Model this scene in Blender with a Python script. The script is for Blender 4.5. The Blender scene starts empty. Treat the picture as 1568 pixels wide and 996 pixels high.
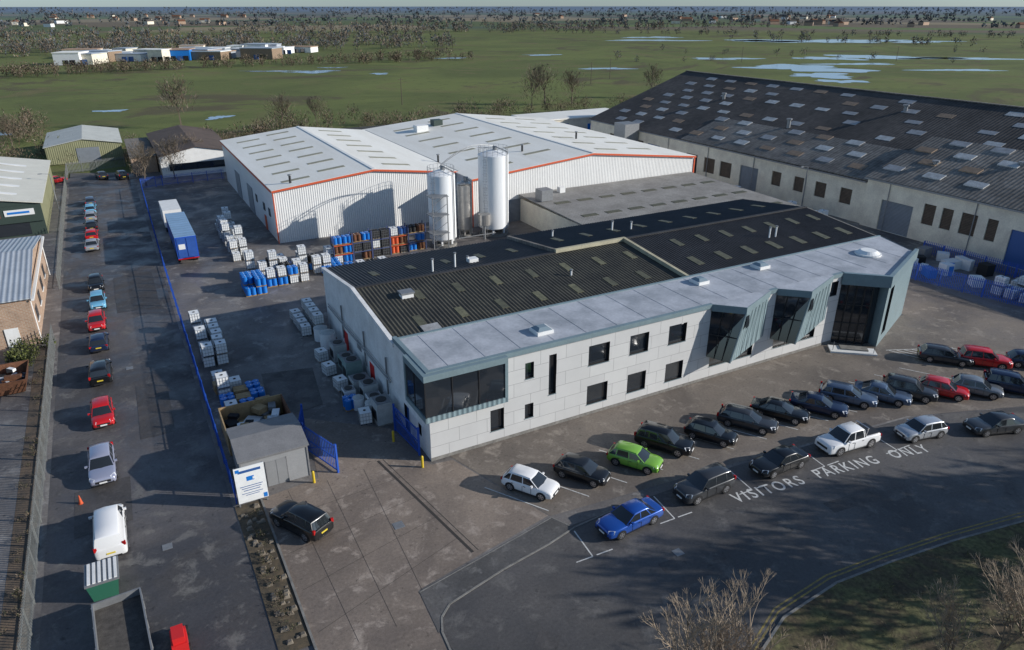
import bpy, bmesh, math, random
import numpy as np
from mathutils import Vector, Matrix
R=random.Random(7); NR=np.random.RandomState(5)
S=bpy.context.scene
S.view_settings.view_transform='Standard'; S.view_settings.look='None'; S.view_settings.exposure=0
# ---------------------------------------------------------------- materials
def newmat(name):
    m=bpy.data.materials.new(name); m.use_nodes=True
    return m,m.node_tree.nodes,m.node_tree.links,m.node_tree.nodes['Principled BSDF']
def M(name,col,rough=.7,var=.18,scale=1.5,metal=0.,col2=None,thr=(.35,.65),bump=0.,corr=None,spec=.5,coat=0.,fine=12.,streak=None):
    m,n,l,b=newmat(name)
    b.inputs['Roughness'].default_value=rough; b.inputs['Metallic'].default_value=metal
    b.inputs['Specular IOR Level'].default_value=spec; b.inputs['Coat Weight'].default_value=coat
    b.inputs['Coat Roughness'].default_value=.05
    c=(*col,1)
    if var==0 and not col2 and not corr:
        b.inputs['Base Color'].default_value=c; return m
    tc=n.new('ShaderNodeTexCoord'); vec=tc.outputs['Object']
    if streak:
        mp=n.new('ShaderNodeMapping'); mp.inputs['Scale'].default_value=streak; l.new(vec,mp.inputs[0]); vec=mp.outputs[0]
    n1=n.new('ShaderNodeTexNoise'); n1.inputs['Scale'].default_value=scale; n1.inputs['Detail'].default_value=6; n1.inputs['Roughness'].default_value=.65
    l.new(vec,n1.inputs['Vector'])
    rp=n.new('ShaderNodeValToRGB'); l.new(n1.outputs[0],rp.inputs[0])
    rp.color_ramp.elements[0].position=thr[0]; rp.color_ramp.elements[1].position=thr[1]
    k=col2 if col2 else tuple(x*(1-var*1.6) for x in col)
    rp.color_ramp.elements[0].color=(*k,1); rp.color_ramp.elements[1].color=c
    n2=n.new('ShaderNodeTexNoise'); n2.inputs['Scale'].default_value=scale*fine; n2.inputs['Detail'].default_value=4
    l.new(tc.outputs['Object'],n2.inputs['Vector'])
    mr=n.new('ShaderNodeMapRange'); mr.inputs[1].default_value=.3; mr.inputs[2].default_value=.7
    mr.inputs[3].default_value=1-var; mr.inputs[4].default_value=1+var; l.new(n2.outputs[0],mr.inputs[0])
    out=mr.outputs[0]; h=None
    if corr:
        ax,pitch,dark=corr
        sp=n.new('ShaderNodeSeparateXYZ'); l.new(tc.outputs['Object'],sp.inputs[0])
        mu=n.new('ShaderNodeMath'); mu.operation='MULTIPLY'; mu.inputs[1].default_value=2*math.pi/pitch; l.new(sp.outputs[ax],mu.inputs[0])
        si=n.new('ShaderNodeMath'); si.operation='SINE'; l.new(mu.outputs[0],si.inputs[0]); h=si.outputs[0]
        m2=n.new('ShaderNodeMapRange'); m2.inputs[1].default_value=-1; m2.inputs[2].default_value=1; m2.inputs[3].default_value=1-dark; m2.inputs[4].default_value=1  # shade in the troughs of ribs and slats, put into the colour
        l.new(h,m2.inputs[0]); m3=n.new('ShaderNodeMath'); m3.operation='MULTIPLY'; l.new(m2.outputs[0],m3.inputs[0]); l.new(out,m3.inputs[1]); out=m3.outputs[0]
    mx=n.new('ShaderNodeVectorMath'); mx.operation='SCALE'; l.new(rp.outputs[0],mx.inputs[0]); l.new(out,mx.inputs['Scale'])
    l.new(mx.outputs[0],b.inputs['Base Color'])
    if bump or corr:
        bp=n.new('ShaderNodeBump'); bp.inputs['Strength'].default_value=bump if bump else .6
        bp.inputs['Distance'].default_value=.04 if corr else .05
        l.new(h if corr else n2.outputs[0],bp.inputs['Height']); l.new(bp.outputs[0],b.inputs['Normal'])
    return m
def Msimple(name,col,rough=.5,metal=0.,coat=0.,spec=.5): return M(name,col,rough,0,1,metal,coat=coat,spec=spec)
def Mbrick(name,c1,c2,mortar,w,h,ms,swz='XZ',rough=.7,off=.5,noise=.15,nscale=.6):
    m,n,l,b=newmat(name); b.inputs['Roughness'].default_value=rough
    tc=n.new('ShaderNodeTexCoord'); sp=n.new('ShaderNodeSeparateXYZ'); cb=n.new('ShaderNodeCombineXYZ')
    l.new(tc.outputs['Object'],sp.inputs[0]); l.new(sp.outputs[swz[0]],cb.inputs[0]); l.new(sp.outputs[swz[1]],cb.inputs[1])
    br=n.new('ShaderNodeTexBrick'); l.new(cb.outputs[0],br.inputs['Vector']); br.inputs['Scale'].default_value=1
    br.inputs['Color1'].default_value=(*c1,1); br.inputs['Color2'].default_value=(*c2,1); br.inputs['Mortar'].default_value=(*mortar,1)
    br.inputs['Brick Width'].default_value=w; br.inputs['Row Height'].default_value=h; br.inputs['Mortar Size'].default_value=ms; br.offset=off
    no=n.new('ShaderNodeTexNoise'); no.inputs['Scale'].default_value=nscale; no.inputs['Detail'].default_value=7; no.inputs['Roughness'].default_value=.65; l.new(tc.outputs['Object'],no.inputs['Vector'])
    mr=n.new('ShaderNodeMapRange'); mr.inputs[1].default_value=.3; mr.inputs[2].default_value=.7; mr.inputs[3].default_value=1-noise; mr.inputs[4].default_value=1+noise; l.new(no.outputs[0],mr.inputs[0])
    mx=n.new('ShaderNodeVectorMath'); mx.operation='SCALE'; l.new(br.outputs[0],mx.inputs[0]); l.new(mr.outputs[0],mx.inputs['Scale']); l.new(mx.outputs[0],b.inputs['Base Color'])
    return m
def Mground(name,base,dark,patch,rough=.85,s=.06,wet=.5,bump=.3):
    """asphalt / concrete: large stains, medium patches, fine grain, damp areas"""
    m,n,l,b=newmat(name); tc=n.new('ShaderNodeTexCoord').outputs['Object']
    def N(sc,det=8,ro=.65,dist=0):
        a=n.new('ShaderNodeTexNoise'); a.inputs['Scale'].default_value=sc; a.inputs['Detail'].default_value=det; a.inputs['Roughness'].default_value=ro; a.inputs['Distortion'].default_value=dist
        l.new(tc,a.inputs['Vector']); return a.outputs[0]
    def ramp(x,p0,p1):
        r=n.new('ShaderNodeMapRange'); r.inputs[1].default_value=p0; r.inputs[2].default_value=p1; l.new(x,r.inputs[0]); return r.outputs[0]
    def mix(f,a,c):
        x=n.new('ShaderNodeMix'); x.data_type='RGBA'; l.new(f,x.inputs[0])
        for i,v in ((6,a),(7,c)):
            if isinstance(v,tuple): x.inputs[i].default_value=(*v,1)
            else: l.new(v,x.inputs[i])
        return x.outputs[2]
    big=ramp(N(s,8,.6,.6),.42,.6); c=mix(big,dark,base)
    c=mix(ramp(N(s*6,8,.7,.4),.54,.64),c,patch)
    st=ramp(N(s*18,5,.7),.6,.7); c=mix(st,c,tuple(x*.6 for x in dark))
    g=n.new('ShaderNodeMapRange'); g.inputs[1].default_value=.25; g.inputs[2].default_value=.75; g.inputs[3].default_value=.68; g.inputs[4].default_value=1.32; fn=N(5,5,.8); l.new(fn,g.inputs[0])
    sc=n.new('ShaderNodeVectorMath'); sc.operation='SCALE'; l.new(c,sc.inputs[0]); l.new(g.outputs[0],sc.inputs['Scale']); l.new(sc.outputs[0],b.inputs['Base Color'])
    rr=n.new('ShaderNodeMapRange'); rr.inputs[1].default_value=.4; rr.inputs[2].default_value=.62; rr.inputs[3].default_value=rough-wet; rr.inputs[4].default_value=rough; l.new(N(s*3,6,.6,.5),rr.inputs[0]); l.new(rr.outputs[0],b.inputs['Roughness'])
    bp=n.new('ShaderNodeBump'); bp.inputs['Strength'].default_value=bump; bp.inputs['Distance'].default_value=.03; l.new(N(14,4,.8),bp.inputs['Height']); l.new(bp.outputs[0],b.inputs['Normal'])
    return m
# ---------------------------------------------------------------- mesh builder
class MB:
    def __init__(s): s.v=[];s.f=[];s.m=[];s.mats=[]
    def mi(s,m):
        if m not in s.mats: s.mats.append(m)
        return s.mats.index(m)
    def poly(s,pts,m):
        i=len(s.v); s.v+= [tuple(p) for p in pts]; s.f.append(tuple(range(i,i+len(pts)))); s.m.append(s.mi(m))
    def hexa(s,b,t,m):
        i=len(s.v); s.v+=[tuple(p) for p in b]+[tuple(p) for p in t]; k=s.mi(m); n=len(b)
        s.f.append(tuple(i+n-1-j for j in range(n))); s.f.append(tuple(i+n+j for j in range(n))); s.m+=[k,k]
        for j in range(n):
            a=(j+1)%n; s.f.append((i+j,i+a,i+n+a,i+n+j)); s.m.append(k)
    def box(s,x0,x1,y0,y1,z0,z1,m):
        s.hexa([(x0,y0,z0),(x1,y0,z0),(x1,y1,z0),(x0,y1,z0)],[(x0,y0,z1),(x1,y0,z1),(x1,y1,z1),(x0,y1,z1)],m)
    def obox(s,cx,cy,z0,lx,ly,lz,a,m):
        c,q=math.cos(a),math.sin(a)
        P=[(cx+c*x-q*y,cy+q*x+c*y) for x,y in ((-lx/2,-ly/2),(lx/2,-ly/2),(lx/2,ly/2),(-lx/2,ly/2))]
        s.hexa([(x,y,z0) for x,y in P],[(x,y,z0+lz) for x,y in P],m)
    def prism(s,pl,z0,z1,m): s.hexa([(x,y,z0) for x,y in pl],[(x,y,z1) for x,y in pl],m)
    def cyl(s,x,y,r,z0,z1,m,n=16,r2=None):
        r2=r if r2 is None else r2
        s.hexa([(x+r*math.cos(2*math.pi*i/n),y+r*math.sin(2*math.pi*i/n),z0) for i in range(n)],[(x+r2*math.cos(2*math.pi*i/n),y+r2*math.sin(2*math.pi*i/n),z1) for i in range(n)],m)
    def tube(s,p,q,r,m,n=5,r2=None):
        p=Vector(p);q=Vector(q);r2=r if r2 is None else r2; d=(q-p)
        if d.length<1e-6:return
        d.normalize(); u=d.orthogonal().normalized(); w=d.cross(u)
        s.hexa([p+(u*math.cos(2*math.pi*i/n)+w*math.sin(2*math.pi*i/n))*r for i in range(n)],[q+(u*math.cos(2*math.pi*i/n)+w*math.sin(2*math.pi*i/n))*r2 for i in range(n)],m)
    def mesh(s,name,smooth=None):
        me=bpy.data.meshes.new(name); me.from_pydata(s.v,[],s.f)
        for m in s.mats: me.materials.append(m)
        me.polygons.foreach_set('material_index',s.m)
        if smooth:
            me.polygons.foreach_set('use_smooth',[True]*len(s.f)); me.set_sharp_from_angle(angle=math.radians(smooth))
        me.update(); return me
    def build(s,name,smooth=None,parent=None): return link(name,s.mesh(name,smooth),parent=parent)
def link(name,data,loc=(0,0,0),rz=0,parent=None,scale=1):
    o=bpy.data.objects.new(name,data); S.collection.objects.link(o); o.location=loc; o.rotation_euler=(0,0,rz)
    o.scale=(scale,)*3 if not hasattr(scale,'__len__') else scale
    if parent: o.parent=parent
    return o
def empty(name):
    o=bpy.data.objects.new(name,None); S.collection.objects.link(o); return o
def wall(mb,P0,P1,z0,z1,ops,mat,glass=None,depth=.18,frame=None,mull=0):
    dx,dy=P1[0]-P0[0],P1[1]-P0[1]; L=math.hypot(dx,dy); dx/=L;dy/=L; ox,oy=dy,-dx
    def P(s_,z,d=0): return (P0[0]+dx*s_-ox*d,P0[1]+dy*s_-oy*d,z)
    xs=sorted({0,L}|{o[0] for o in ops}|{o[1] for o in ops}); zs=sorted({z0,z1}|{o[2] for o in ops}|{o[3] for o in ops})
    for i in range(len(xs)-1):
        for j in range(len(zs)-1):
            cx,cz=(xs[i]+xs[i+1])/2,(zs[j]+zs[j+1])/2
            if any(o[0]<cx<o[1] and o[2]<cz<o[3] for o in ops): continue
            mb.poly([P(xs[i],zs[j]),P(xs[i+1],zs[j]),P(xs[i+1],zs[j+1]),P(xs[i],zs[j+1])],mat)
    for o in ops:
        a,b,c,d=o[:4]; g=o[4] if len(o)>4 else glass; fr=frame or mat
        mb.poly([P(a,c),P(a,d),P(a,d,depth),P(a,c,depth)],fr); mb.poly([P(b,c),P(b,c,depth),P(b,d,depth),P(b,d)],fr)
        mb.poly([P(a,d),P(b,d),P(b,d,depth),P(a,d,depth)],fr); mb.poly([P(a,c),P(a,c,depth),P(b,c,depth),P(b,c)],fr)
        mb.poly([P(a,c,depth),P(b,c,depth),P(b,d,depth),P(a,d,depth)],g)
        if frame:
            t=.06; e=depth-.04
            def bar(s0,s1,q0,q1): mb.hexa([P(s0,q0,e),P(s1,q0,e),P(s1,q0,depth-.003),P(s0,q0,depth-.003)],[P(s0,q1,e),P(s1,q1,e),P(s1,q1,depth-.003),P(s0,q1,depth-.003)],frame)
            bar(a+.002,a+t,c+.002,d-.002); bar(b-t,b-.002,c+.002,d-.002); bar(a+t,b-t,c+.002,c+t); bar(a+t,b-t,d-t,d-.002)
            k=int(round((b-a)/1.7)) if (b-a)>1.6 else 1
            for q in range(1,k): xx=a+(b-a)*q/k; bar(xx-.03,xx+.03,c+t,d-t)
def corr_roof(mb,x0,x1,ya,za,yb,zb,pitch,amp,mat):
    """corrugated sheet, ribs running along y"""
    n=int((x1-x0)/pitch*2); i0=len(mb.v); k=mb.mi(mat)
    for i in range(n+1):
        x=x0+(x1-x0)*i/n; o=amp if i%2 else -amp
        mb.v.append((x,ya,za+o)); mb.v.append((x,yb,zb+o))
    for i in range(n):
        a=i0+2*i; mb.f.append((a,a+2,a+3,a+1) if yb>ya else (a,a+1,a+3,a+2)); mb.m.append(k)
# ---------------------------------------------------------------- palette
glass=M('window_glass',(.02,.025,.032),.05,0,1,spec=1.)
cglass=Msimple('car_glass',(.02,.024,.028),.04,spec=1.)
white=M('white_paint',(.80,.80,.78),.5,.06,1.2)
panel=Mbrick('facade_panel',(.54,.54,.535),(.585,.585,.575),(.27,.27,.27),2.4,1.2,.016,'XZ',.55,.37,.05,.4)
render=M('white_render',(.76,.76,.75),.8,.08,.6,col2=(.6,.6,.59))
zinc=M('blue_grey_cladding',(.25,.34,.37),.4,.08,1.,corr=('X',.42,.35),bump=.5)
zincp=M('blue_grey_trim',(.19,.26,.285),.4,.08,1.)
flatroof=M('grey_flat_roof_membrane',(.45,.47,.51),.55,.08,.35,col2=(.29,.31,.34),thr=(.35,.6))
blackroof=M('black_corrugated_roof',(.034,.034,.037),.7,.25,.35,col2=(.018,.018,.02))
brownroof=M('brown_black_corrugated_roof',(.060,.057,.043),.8,.25,.5,col2=(.032,.031,.026))
skyl=M('weathered_rooflight',(.16,.155,.095),.6,.3,2.,col2=(.09,.09,.055))
skyl2=M('dirty_rooflight',(.11,.11,.07),.6,.3,2.,col2=(.06,.06,.04))
skyg=M('grey_rooflight',(.38,.39,.40),.6,.2,1.2,col2=(.25,.25,.25))
tan=M('tan_rooflight',(.30,.21,.14),.7,.2,2.)
yelltrim=M('yellowish_capping',(.48,.44,.31),.7,.15,1.)
wroof=M('cream_white_roof',(.90,.88,.81),.5,.04,.25,col2=(.80,.77,.69),streak=(1,.2,1))
wroofx=wroof
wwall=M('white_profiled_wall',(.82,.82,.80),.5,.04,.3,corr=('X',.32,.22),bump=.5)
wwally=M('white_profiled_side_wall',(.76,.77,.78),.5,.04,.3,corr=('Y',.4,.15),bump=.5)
orange=Msimple('orange_red_trim',(.60,.10,.035),.5)
asb=M('weathered_asbestos_roof',(.105,.090,.080),.9,.3,.10,col2=(.045,.040,.037),corr=('Y',.6,.3),bump=.4)
asb2=M('grey_asbestos_roof',(.26,.235,.205),.9,.3,.12,col2=(.13,.118,.105),corr=('Y',.6,.25),bump=.4)
cream=M('cream_wall',(.80,.74,.60),.8,.08,.4,col2=(.62,.56,.46))
louv=M('brown_louvre',(.16,.115,.08),.7,.2,1.,corr=('Z',.22,.5))
shutter=M('grey_roller_shutter',(.27,.30,.34),.5,.08,1.,corr=('Z',.2,.4))
blued=Msimple('blue_door',(.03,.10,.30),.5)
dark=Msimple('dark_interior',(.012,.012,.014),.9)
black=Msimple('black_rubber',(.015,.015,.016),.8)
blk2=Msimple('black_plastic',(.02,.02,.022),.45)
silver=Msimple('alloy_metal',(.5,.5,.52),.3,.9)
galv=M('galvanised_steel',(.28,.29,.30),.5,.12,3.,metal=.4)
fencem=M('fence_galvanised',(.19,.20,.195),.7,.2,1.)
bluefence=Msimple('blue_fence_paint',(.015,.08,.42),.5)
bluepl=Msimple('blue_plastic',(.012,.18,.58),.4)
ibcw=M('white_plastic_tank',(.84,.85,.84),.5,.06,3.)
wood=M('pallet_wood',(.42,.29,.15),.85,.2,3.)
rust=M('rusty_steel',(.19,.08,.04),.9,.3,3.)
headl=Msimple('headlamp',(.7,.72,.75),.1,spec=1.); taill=Msimple('tail_lamp',(.4,.01,.01),.2)
plw=Msimple('white_plate',(.75,.75,.73),.5); ply=Msimple('yellow_plate',(.65,.5,.05),.5)
yellow=M('yellow_road_paint',(.34,.25,.06),.8,.3,4.,col2=(.13,.115,.07)); whitel=M('white_road_paint',(.6,.6,.58),.8,.25,6.,col2=(.28,.28,.27),thr=(.3,.5))
bollard=Msimple('yellow_bollard_paint',(.65,.46,.03),.5)
brick=Mbrick('brown_brick',(.32,.19,.12),(.41,.26,.17),(.42,.37,.30),.45,.15,.02,'XZ',.85,.5,.2,1.)
bricky=Mbrick('brown_brick_side',(.32,.19,.12),(.41,.26,.17),(.42,.37,.30),.45,.15,.02,'YZ',.85,.5,.2,1.)
greyroof=M('grey_metal_roof',(.46,.50,.55),.4,.08,.4,corr=('X',.5,.3),bump=.6)
olive=M('olive_cladding',(.30,.30,.17),.6,.1,.5,corr=('X',.4,.3),bump=.5)
dkgreen=Msimple('dark_green_fascia',(.04,.06,.05),.5); redp=Msimple('red_panel',(.6,.02,.02),.5)
kerbm=M('concrete_kerb',(.25,.24,.22),.85,.25,2.)
asphalt=Mground('asphalt',(.098,.092,.090),(.066,.063,.063),(.125,.118,.112),.82,.07,.3)
asphR=Mground('access_road_asphalt',(.105,.098,.099),(.062,.059,.061),(.145,.138,.13),.8,.09,.45)
yardm=Mground('yard_concrete',(.18,.165,.155),(.105,.097,.095),(.26,.245,.23),.8,.08,.4)
# ---------------------------------------------------------------- terrain
def grass_mat():
    m,n,l,b=newmat('meadow_grass'); b.inputs['Roughness'].default_value=.95; b.inputs['Specular IOR Level'].default_value=.15
    tc=n.new('ShaderNodeTexCoord').outputs['Object']
    def N(sc,det=8,dist=0.,str_=None):
        v=tc
        if str_:
            mp=n.new('ShaderNodeMapping'); mp.inputs['Scale'].default_value=str_; mp.inputs['Rotation'].default_value=(0,0,.5); l.new(tc,mp.inputs[0]); v=mp.outputs[0]
        a=n.new('ShaderNodeTexNoise'); a.inputs['Scale'].default_value=sc; a.inputs['Detail'].default_value=det; a.inputs['Roughness'].default_value=.62; a.inputs['Distortion'].default_value=dist; l.new(v,a.inputs['Vector']); return a.outputs[0]
    def ramp(x,p0,p1):
        r=n.new('ShaderNodeMapRange'); r.inputs[1].default_value=p0; r.inputs[2].default_value=p1; l.new(x,r.inputs[0]); return r.outputs[0]
    def mix(f,a,c):
        x=n.new('ShaderNodeMix'); x.data_type='RGBA'; l.new(f,x.inputs[0])
        for i,v in ((6,a),(7,c)):
            if isinstance(v,tuple): x.inputs[i].default_value=(*v,1)
            else: l.new(v,x.inputs[i])
        return x.outputs[2]
    c=mix(ramp(N(.012,8,1.),.4,.62),(.108,.128,.046),(.150,.175,.058))
    c=mix(ramp(N(.03,9,1.5),.52,.68),c,(.155,.14,.065))
    c=mix(ramp(N(.2,8,.5),.55,.75),c,(.085,.093,.038))
    c=mix(ramp(N(.008,9,3.),.57,.62),c,(.105,.095,.052))
    vo=n.new('ShaderNodeTexVoronoi'); vo.inputs['Scale'].default_value=.0028; vo.distance='CHEBYCHEV'; l.new(tc,vo.inputs['Vector'])
    cr=n.new('ShaderNodeValToRGB'); cr.color_ramp.interpolation='CONSTANT'
    sp=n.new('ShaderNodeSeparateColor'); l.new(vo.outputs['Color'],sp.inputs[0]); l.new(sp.outputs[0],cr.inputs[0])
    E=cr.color_ramp.elements; E[0].color=(.10,.125,.06,1); E[1].position=.25; E[1].color=(.15,.125,.09,1)
    for p,q in ((.45,(.12,.16,.065)),(.65,(.24,.20,.13)),(.8,(.09,.115,.075))):
        e=E.new(p); e.color=(*q,1)
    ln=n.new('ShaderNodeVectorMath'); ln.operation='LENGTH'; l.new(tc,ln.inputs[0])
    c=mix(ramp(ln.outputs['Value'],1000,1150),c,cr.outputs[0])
    c=mix(ramp(ln.outputs['Value'],1500,5500),c,(.13,.18,.25))  # distance haze painted in: ground colour turns blue far from the site
    l.new(c,b.inputs['Base Color'])
    bp=n.new('ShaderNodeBump'); bp.inputs['Strength'].default_value=.5; bp.inputs['Distance'].default_value=.3; l.new(N(1.5,6),bp.inputs['Height']); l.new(bp.outputs[0],b.inputs['Normal'])
    return m
grass=grass_mat()
def sheet(name,pts,z,mat):
    mb=MB(); mb.poly([(x,y,z) for x,y in pts],mat); return mb.build(name)
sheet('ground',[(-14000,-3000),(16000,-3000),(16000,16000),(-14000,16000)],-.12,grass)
sheet('yard',[(-60,-75),(140,-75),(140,122),(60,124),(0,120),(-12,126),(-60,128)],0,yardm)
sheet('access_road',[(-25.6,-75),(-14.3,-75),(-14.3,112),(-12,126),(-25.6,132)],.006,asphR)
conc=Mground('concrete_apron',(.255,.205,.165),(.165,.133,.11),(.33,.275,.23),.85,.11,.3)
sheet('concrete_apron',[(-12.4,-30),(-6.2,-30),(-5.9,-12),(-1.3,-11),(4.5,-9.8),(1.5,-.6),(-.2,-.4),(-1.2,6),(-7,11),(-8.2,2),(-12.4,1.5)],.010,conc)
sheet('car_park',[(1.5,-.02),(4.6,-9.9),(20,-11.3),(38,-13.2),(50,-17.5),(64,-22),(68,-6),(70,10),(58,10),(58,1),(44,-.02)],.010,Mground('car_park_tarmac',(.195,.165,.137),(.13,.11,.094),(.26,.225,.19),.85,.1,.3))
sheet('road',[(-5.9,-12.6),(-1.3,-11.6),(5.2,-11.4),(20,-11.6),(38,-13.4),(50,-17.6),(64,-22.1),(90,-30),(90,-75),(-5.9,-75)],.015,asphalt)
mb=MB(); dk=Msimple('joint_dark',(.04,.036,.033),.9)
def line(mb,p,q,w,z,m):
    a=math.atan2(q[1]-p[1],q[0]-p[0]); nx,ny=-math.sin(a)*w/2,math.cos(a)*w/2
    mb.poly([(p[0]-nx,p[1]-ny,z),(q[0]-nx,q[1]-ny,z),(q[0]+nx,q[1]+ny,z),(p[0]+nx,p[1]+ny,z)],m)
line(mb,(-3.6,2),(-1.6,-10.6),.2,.016,dk); line(mb,(-3.2,2),(-1.2,-10.6),.05,.016,dk)
for i in range(4): line(mb,(-12,-1.5-i*3.6),(-2.5+i*.2,-.8-i*2.7),.022,.0155,dk)
for i in range(3): line(mb,(-10.5+i*2.8,1.5),(-10.2+i*2.2,-14),.022,.0162,dk)
mb.box(-5.2,-4.5,-6.2,-5.5,.012,.03,galv); mb.box(9.6,10.2,-17.2,-16.6,.018,.034,galv); mb.box(-19,-18.4,-1,-.4,.01,.03,galv); mb.box(-19.8,-19.2,28,28.6,.01,.03,galv)
mb.build('drainage_channel')
tarp=Mground('tarmac_patch',(.075,.07,.069),(.055,.052,.052),(.09,.085,.083),.8,.2,.3)
for i,pl in enumerate(([(-24,3),(-20.5,3.3),(-20.4,9),(-24,8.6)],[(-19.4,14),(-16.8,14),(-16.6,24),(-19.2,24)],[(22,-19),(25.5,-19.4),(25.6,-18.3),(22.1,-17.9)],[(-9.5,12),(-5,12.5),(-4,20),(-8.6,21)],[(8,-18),(9.2,-18.1),(9.3,-17.2),(8.1,-17.1)],[(-20,44),(-15.5,44),(-15.5,58),(-20,57)],[(-5.6,-22),(-1,-18),(-.2,-19),(-5,-23.4)])): sheet('road_repair_patch',pl,.019,tarp)
mb=MB()
curve=[(5.2,-31),(6,-27.5),(7.6,-25.2),(11.7,-23.5),(16.5,-23.1),(20.9,-23.5),(26.4,-24.2),(33.1,-25.4),(45,-28),(70,-34)]
for off in (0,.28):
    for p,q in zip(curve,curve[1:]): line(mb,(p[0],p[1]+off),(q[0],q[1]+off),.11,.022,yellow)
mb.build('double_yellow_lines')
mb=MB()
for i in range(14):
    x=2.1+i*3.35; y=-4.9-.25*max(0,i-3)*.9
    line(mb,(x,y),(x+2.7,y-4.5),.09,.022,whitel)
for x,y,a in ((5.2,-12.0,-.02),(12.2,-11.6,-.02),(19.2,-11.8,-.04),(26.2,-12.3,-.07),(33,-13.5,-.2)):
    line(mb,(x,y),(x-.3,y-2.6),.09,.022,whitel); line(mb,(x,y-2.6),(x+1.2,y-2.65),.09,.0225,whitel); line(mb,(x-.3,y-2.6),(x-1.5,y-2.55),.09,.0225,whitel)
for i in range(9): line(mb,(48.2+i*.75,-4.2-i*.32),(47.0+i*.75+2.6,-7.4-i*.2),.12,.022,whitel)
line(mb,(48,-4),(54.5,-6.9),.1,.0225,whitel)
mb.build('parking_bay_markings')
for word,p,q in (('VISITORS',(16.9,-15.0),(23.0,-15.7)),('PARKING',(24.3,-15.75),(30.0,-16.6)),('ONLY',(31.5,-16.75),(34.9,-17.5))):
    cu=bpy.data.curves.new('road_lettering','FONT'); cu.body=word; cu.size=1.45; cu.space_character=1.3; cu.offset=.018; cu.materials.append(whitel)
    o=link('road_lettering',cu,(p[0],p[1],.024),math.atan2(q[1]-p[1],q[0]-p[0])); bpy.context.view_layer.update()
    L=math.hypot(q[0]-p[0],q[1]-p[1]); o.scale=(L/o.dimensions.x,1,1)
def kerb(name,pts,w=.15,h=.12):
    mb=MB()
    for p,q in zip(pts,pts[1:]):
        a=math.atan2(q[1]-p[1],q[0]-p[0]); mb.obox((p[0]+q[0])/2,(p[1]+q[1])/2,0,math.hypot(q[0]-p[0],q[1]-p[1])+.01,w,h,a,kerbm)
    return mb.build(name)
vc=[(5.0,-31),(5.8,-27.8),(7.4,-25.6),(11.6,-24.0),(16.5,-23.6),(20.9,-24.0),(26.4,-24.7),(33.1,-25.9),(45,-28.5),(70,-34.5)]
kerb('kerb',vc)
kerb('kerb',[(-6.2,-30),(-6.1,-18),(-5.9,-15.6),(-5.5,-14.6),(-4.7,-13.9),(-.6,-12.9),(3,-12.3),(5.4,-11.7),(8.5,-11.5)],.12,.05)
kerb('kerb',[(-5.9,-12.2),(-1.3,-11.3),(4.6,-10.1),(5.2,-11.4)],.08,.035)
sheet('pavement',[(-6.1,-15.6),(-5.5,-14.6),(-4.7,-13.9),(-.6,-12.9),(3,-12.3),(5.2,-11.6),(4.6,-10.1),(-1.3,-11.3),(-5.9,-12.2)],.028,Mground('pavement_tarmac',(.105,.10,.097),(.075,.072,.07),(.135,.13,.125),.85,.2,.3))
vgr=M('verge_grass',(.115,.11,.045),.95,.4,.45,col2=(.075,.056,.032),thr=(.42,.6),bump=.8,fine=10)
sheet('grass_verge',[(4.9,-75)]+vc+[(90,-40),(90,-75)],.1,vgr)
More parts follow.
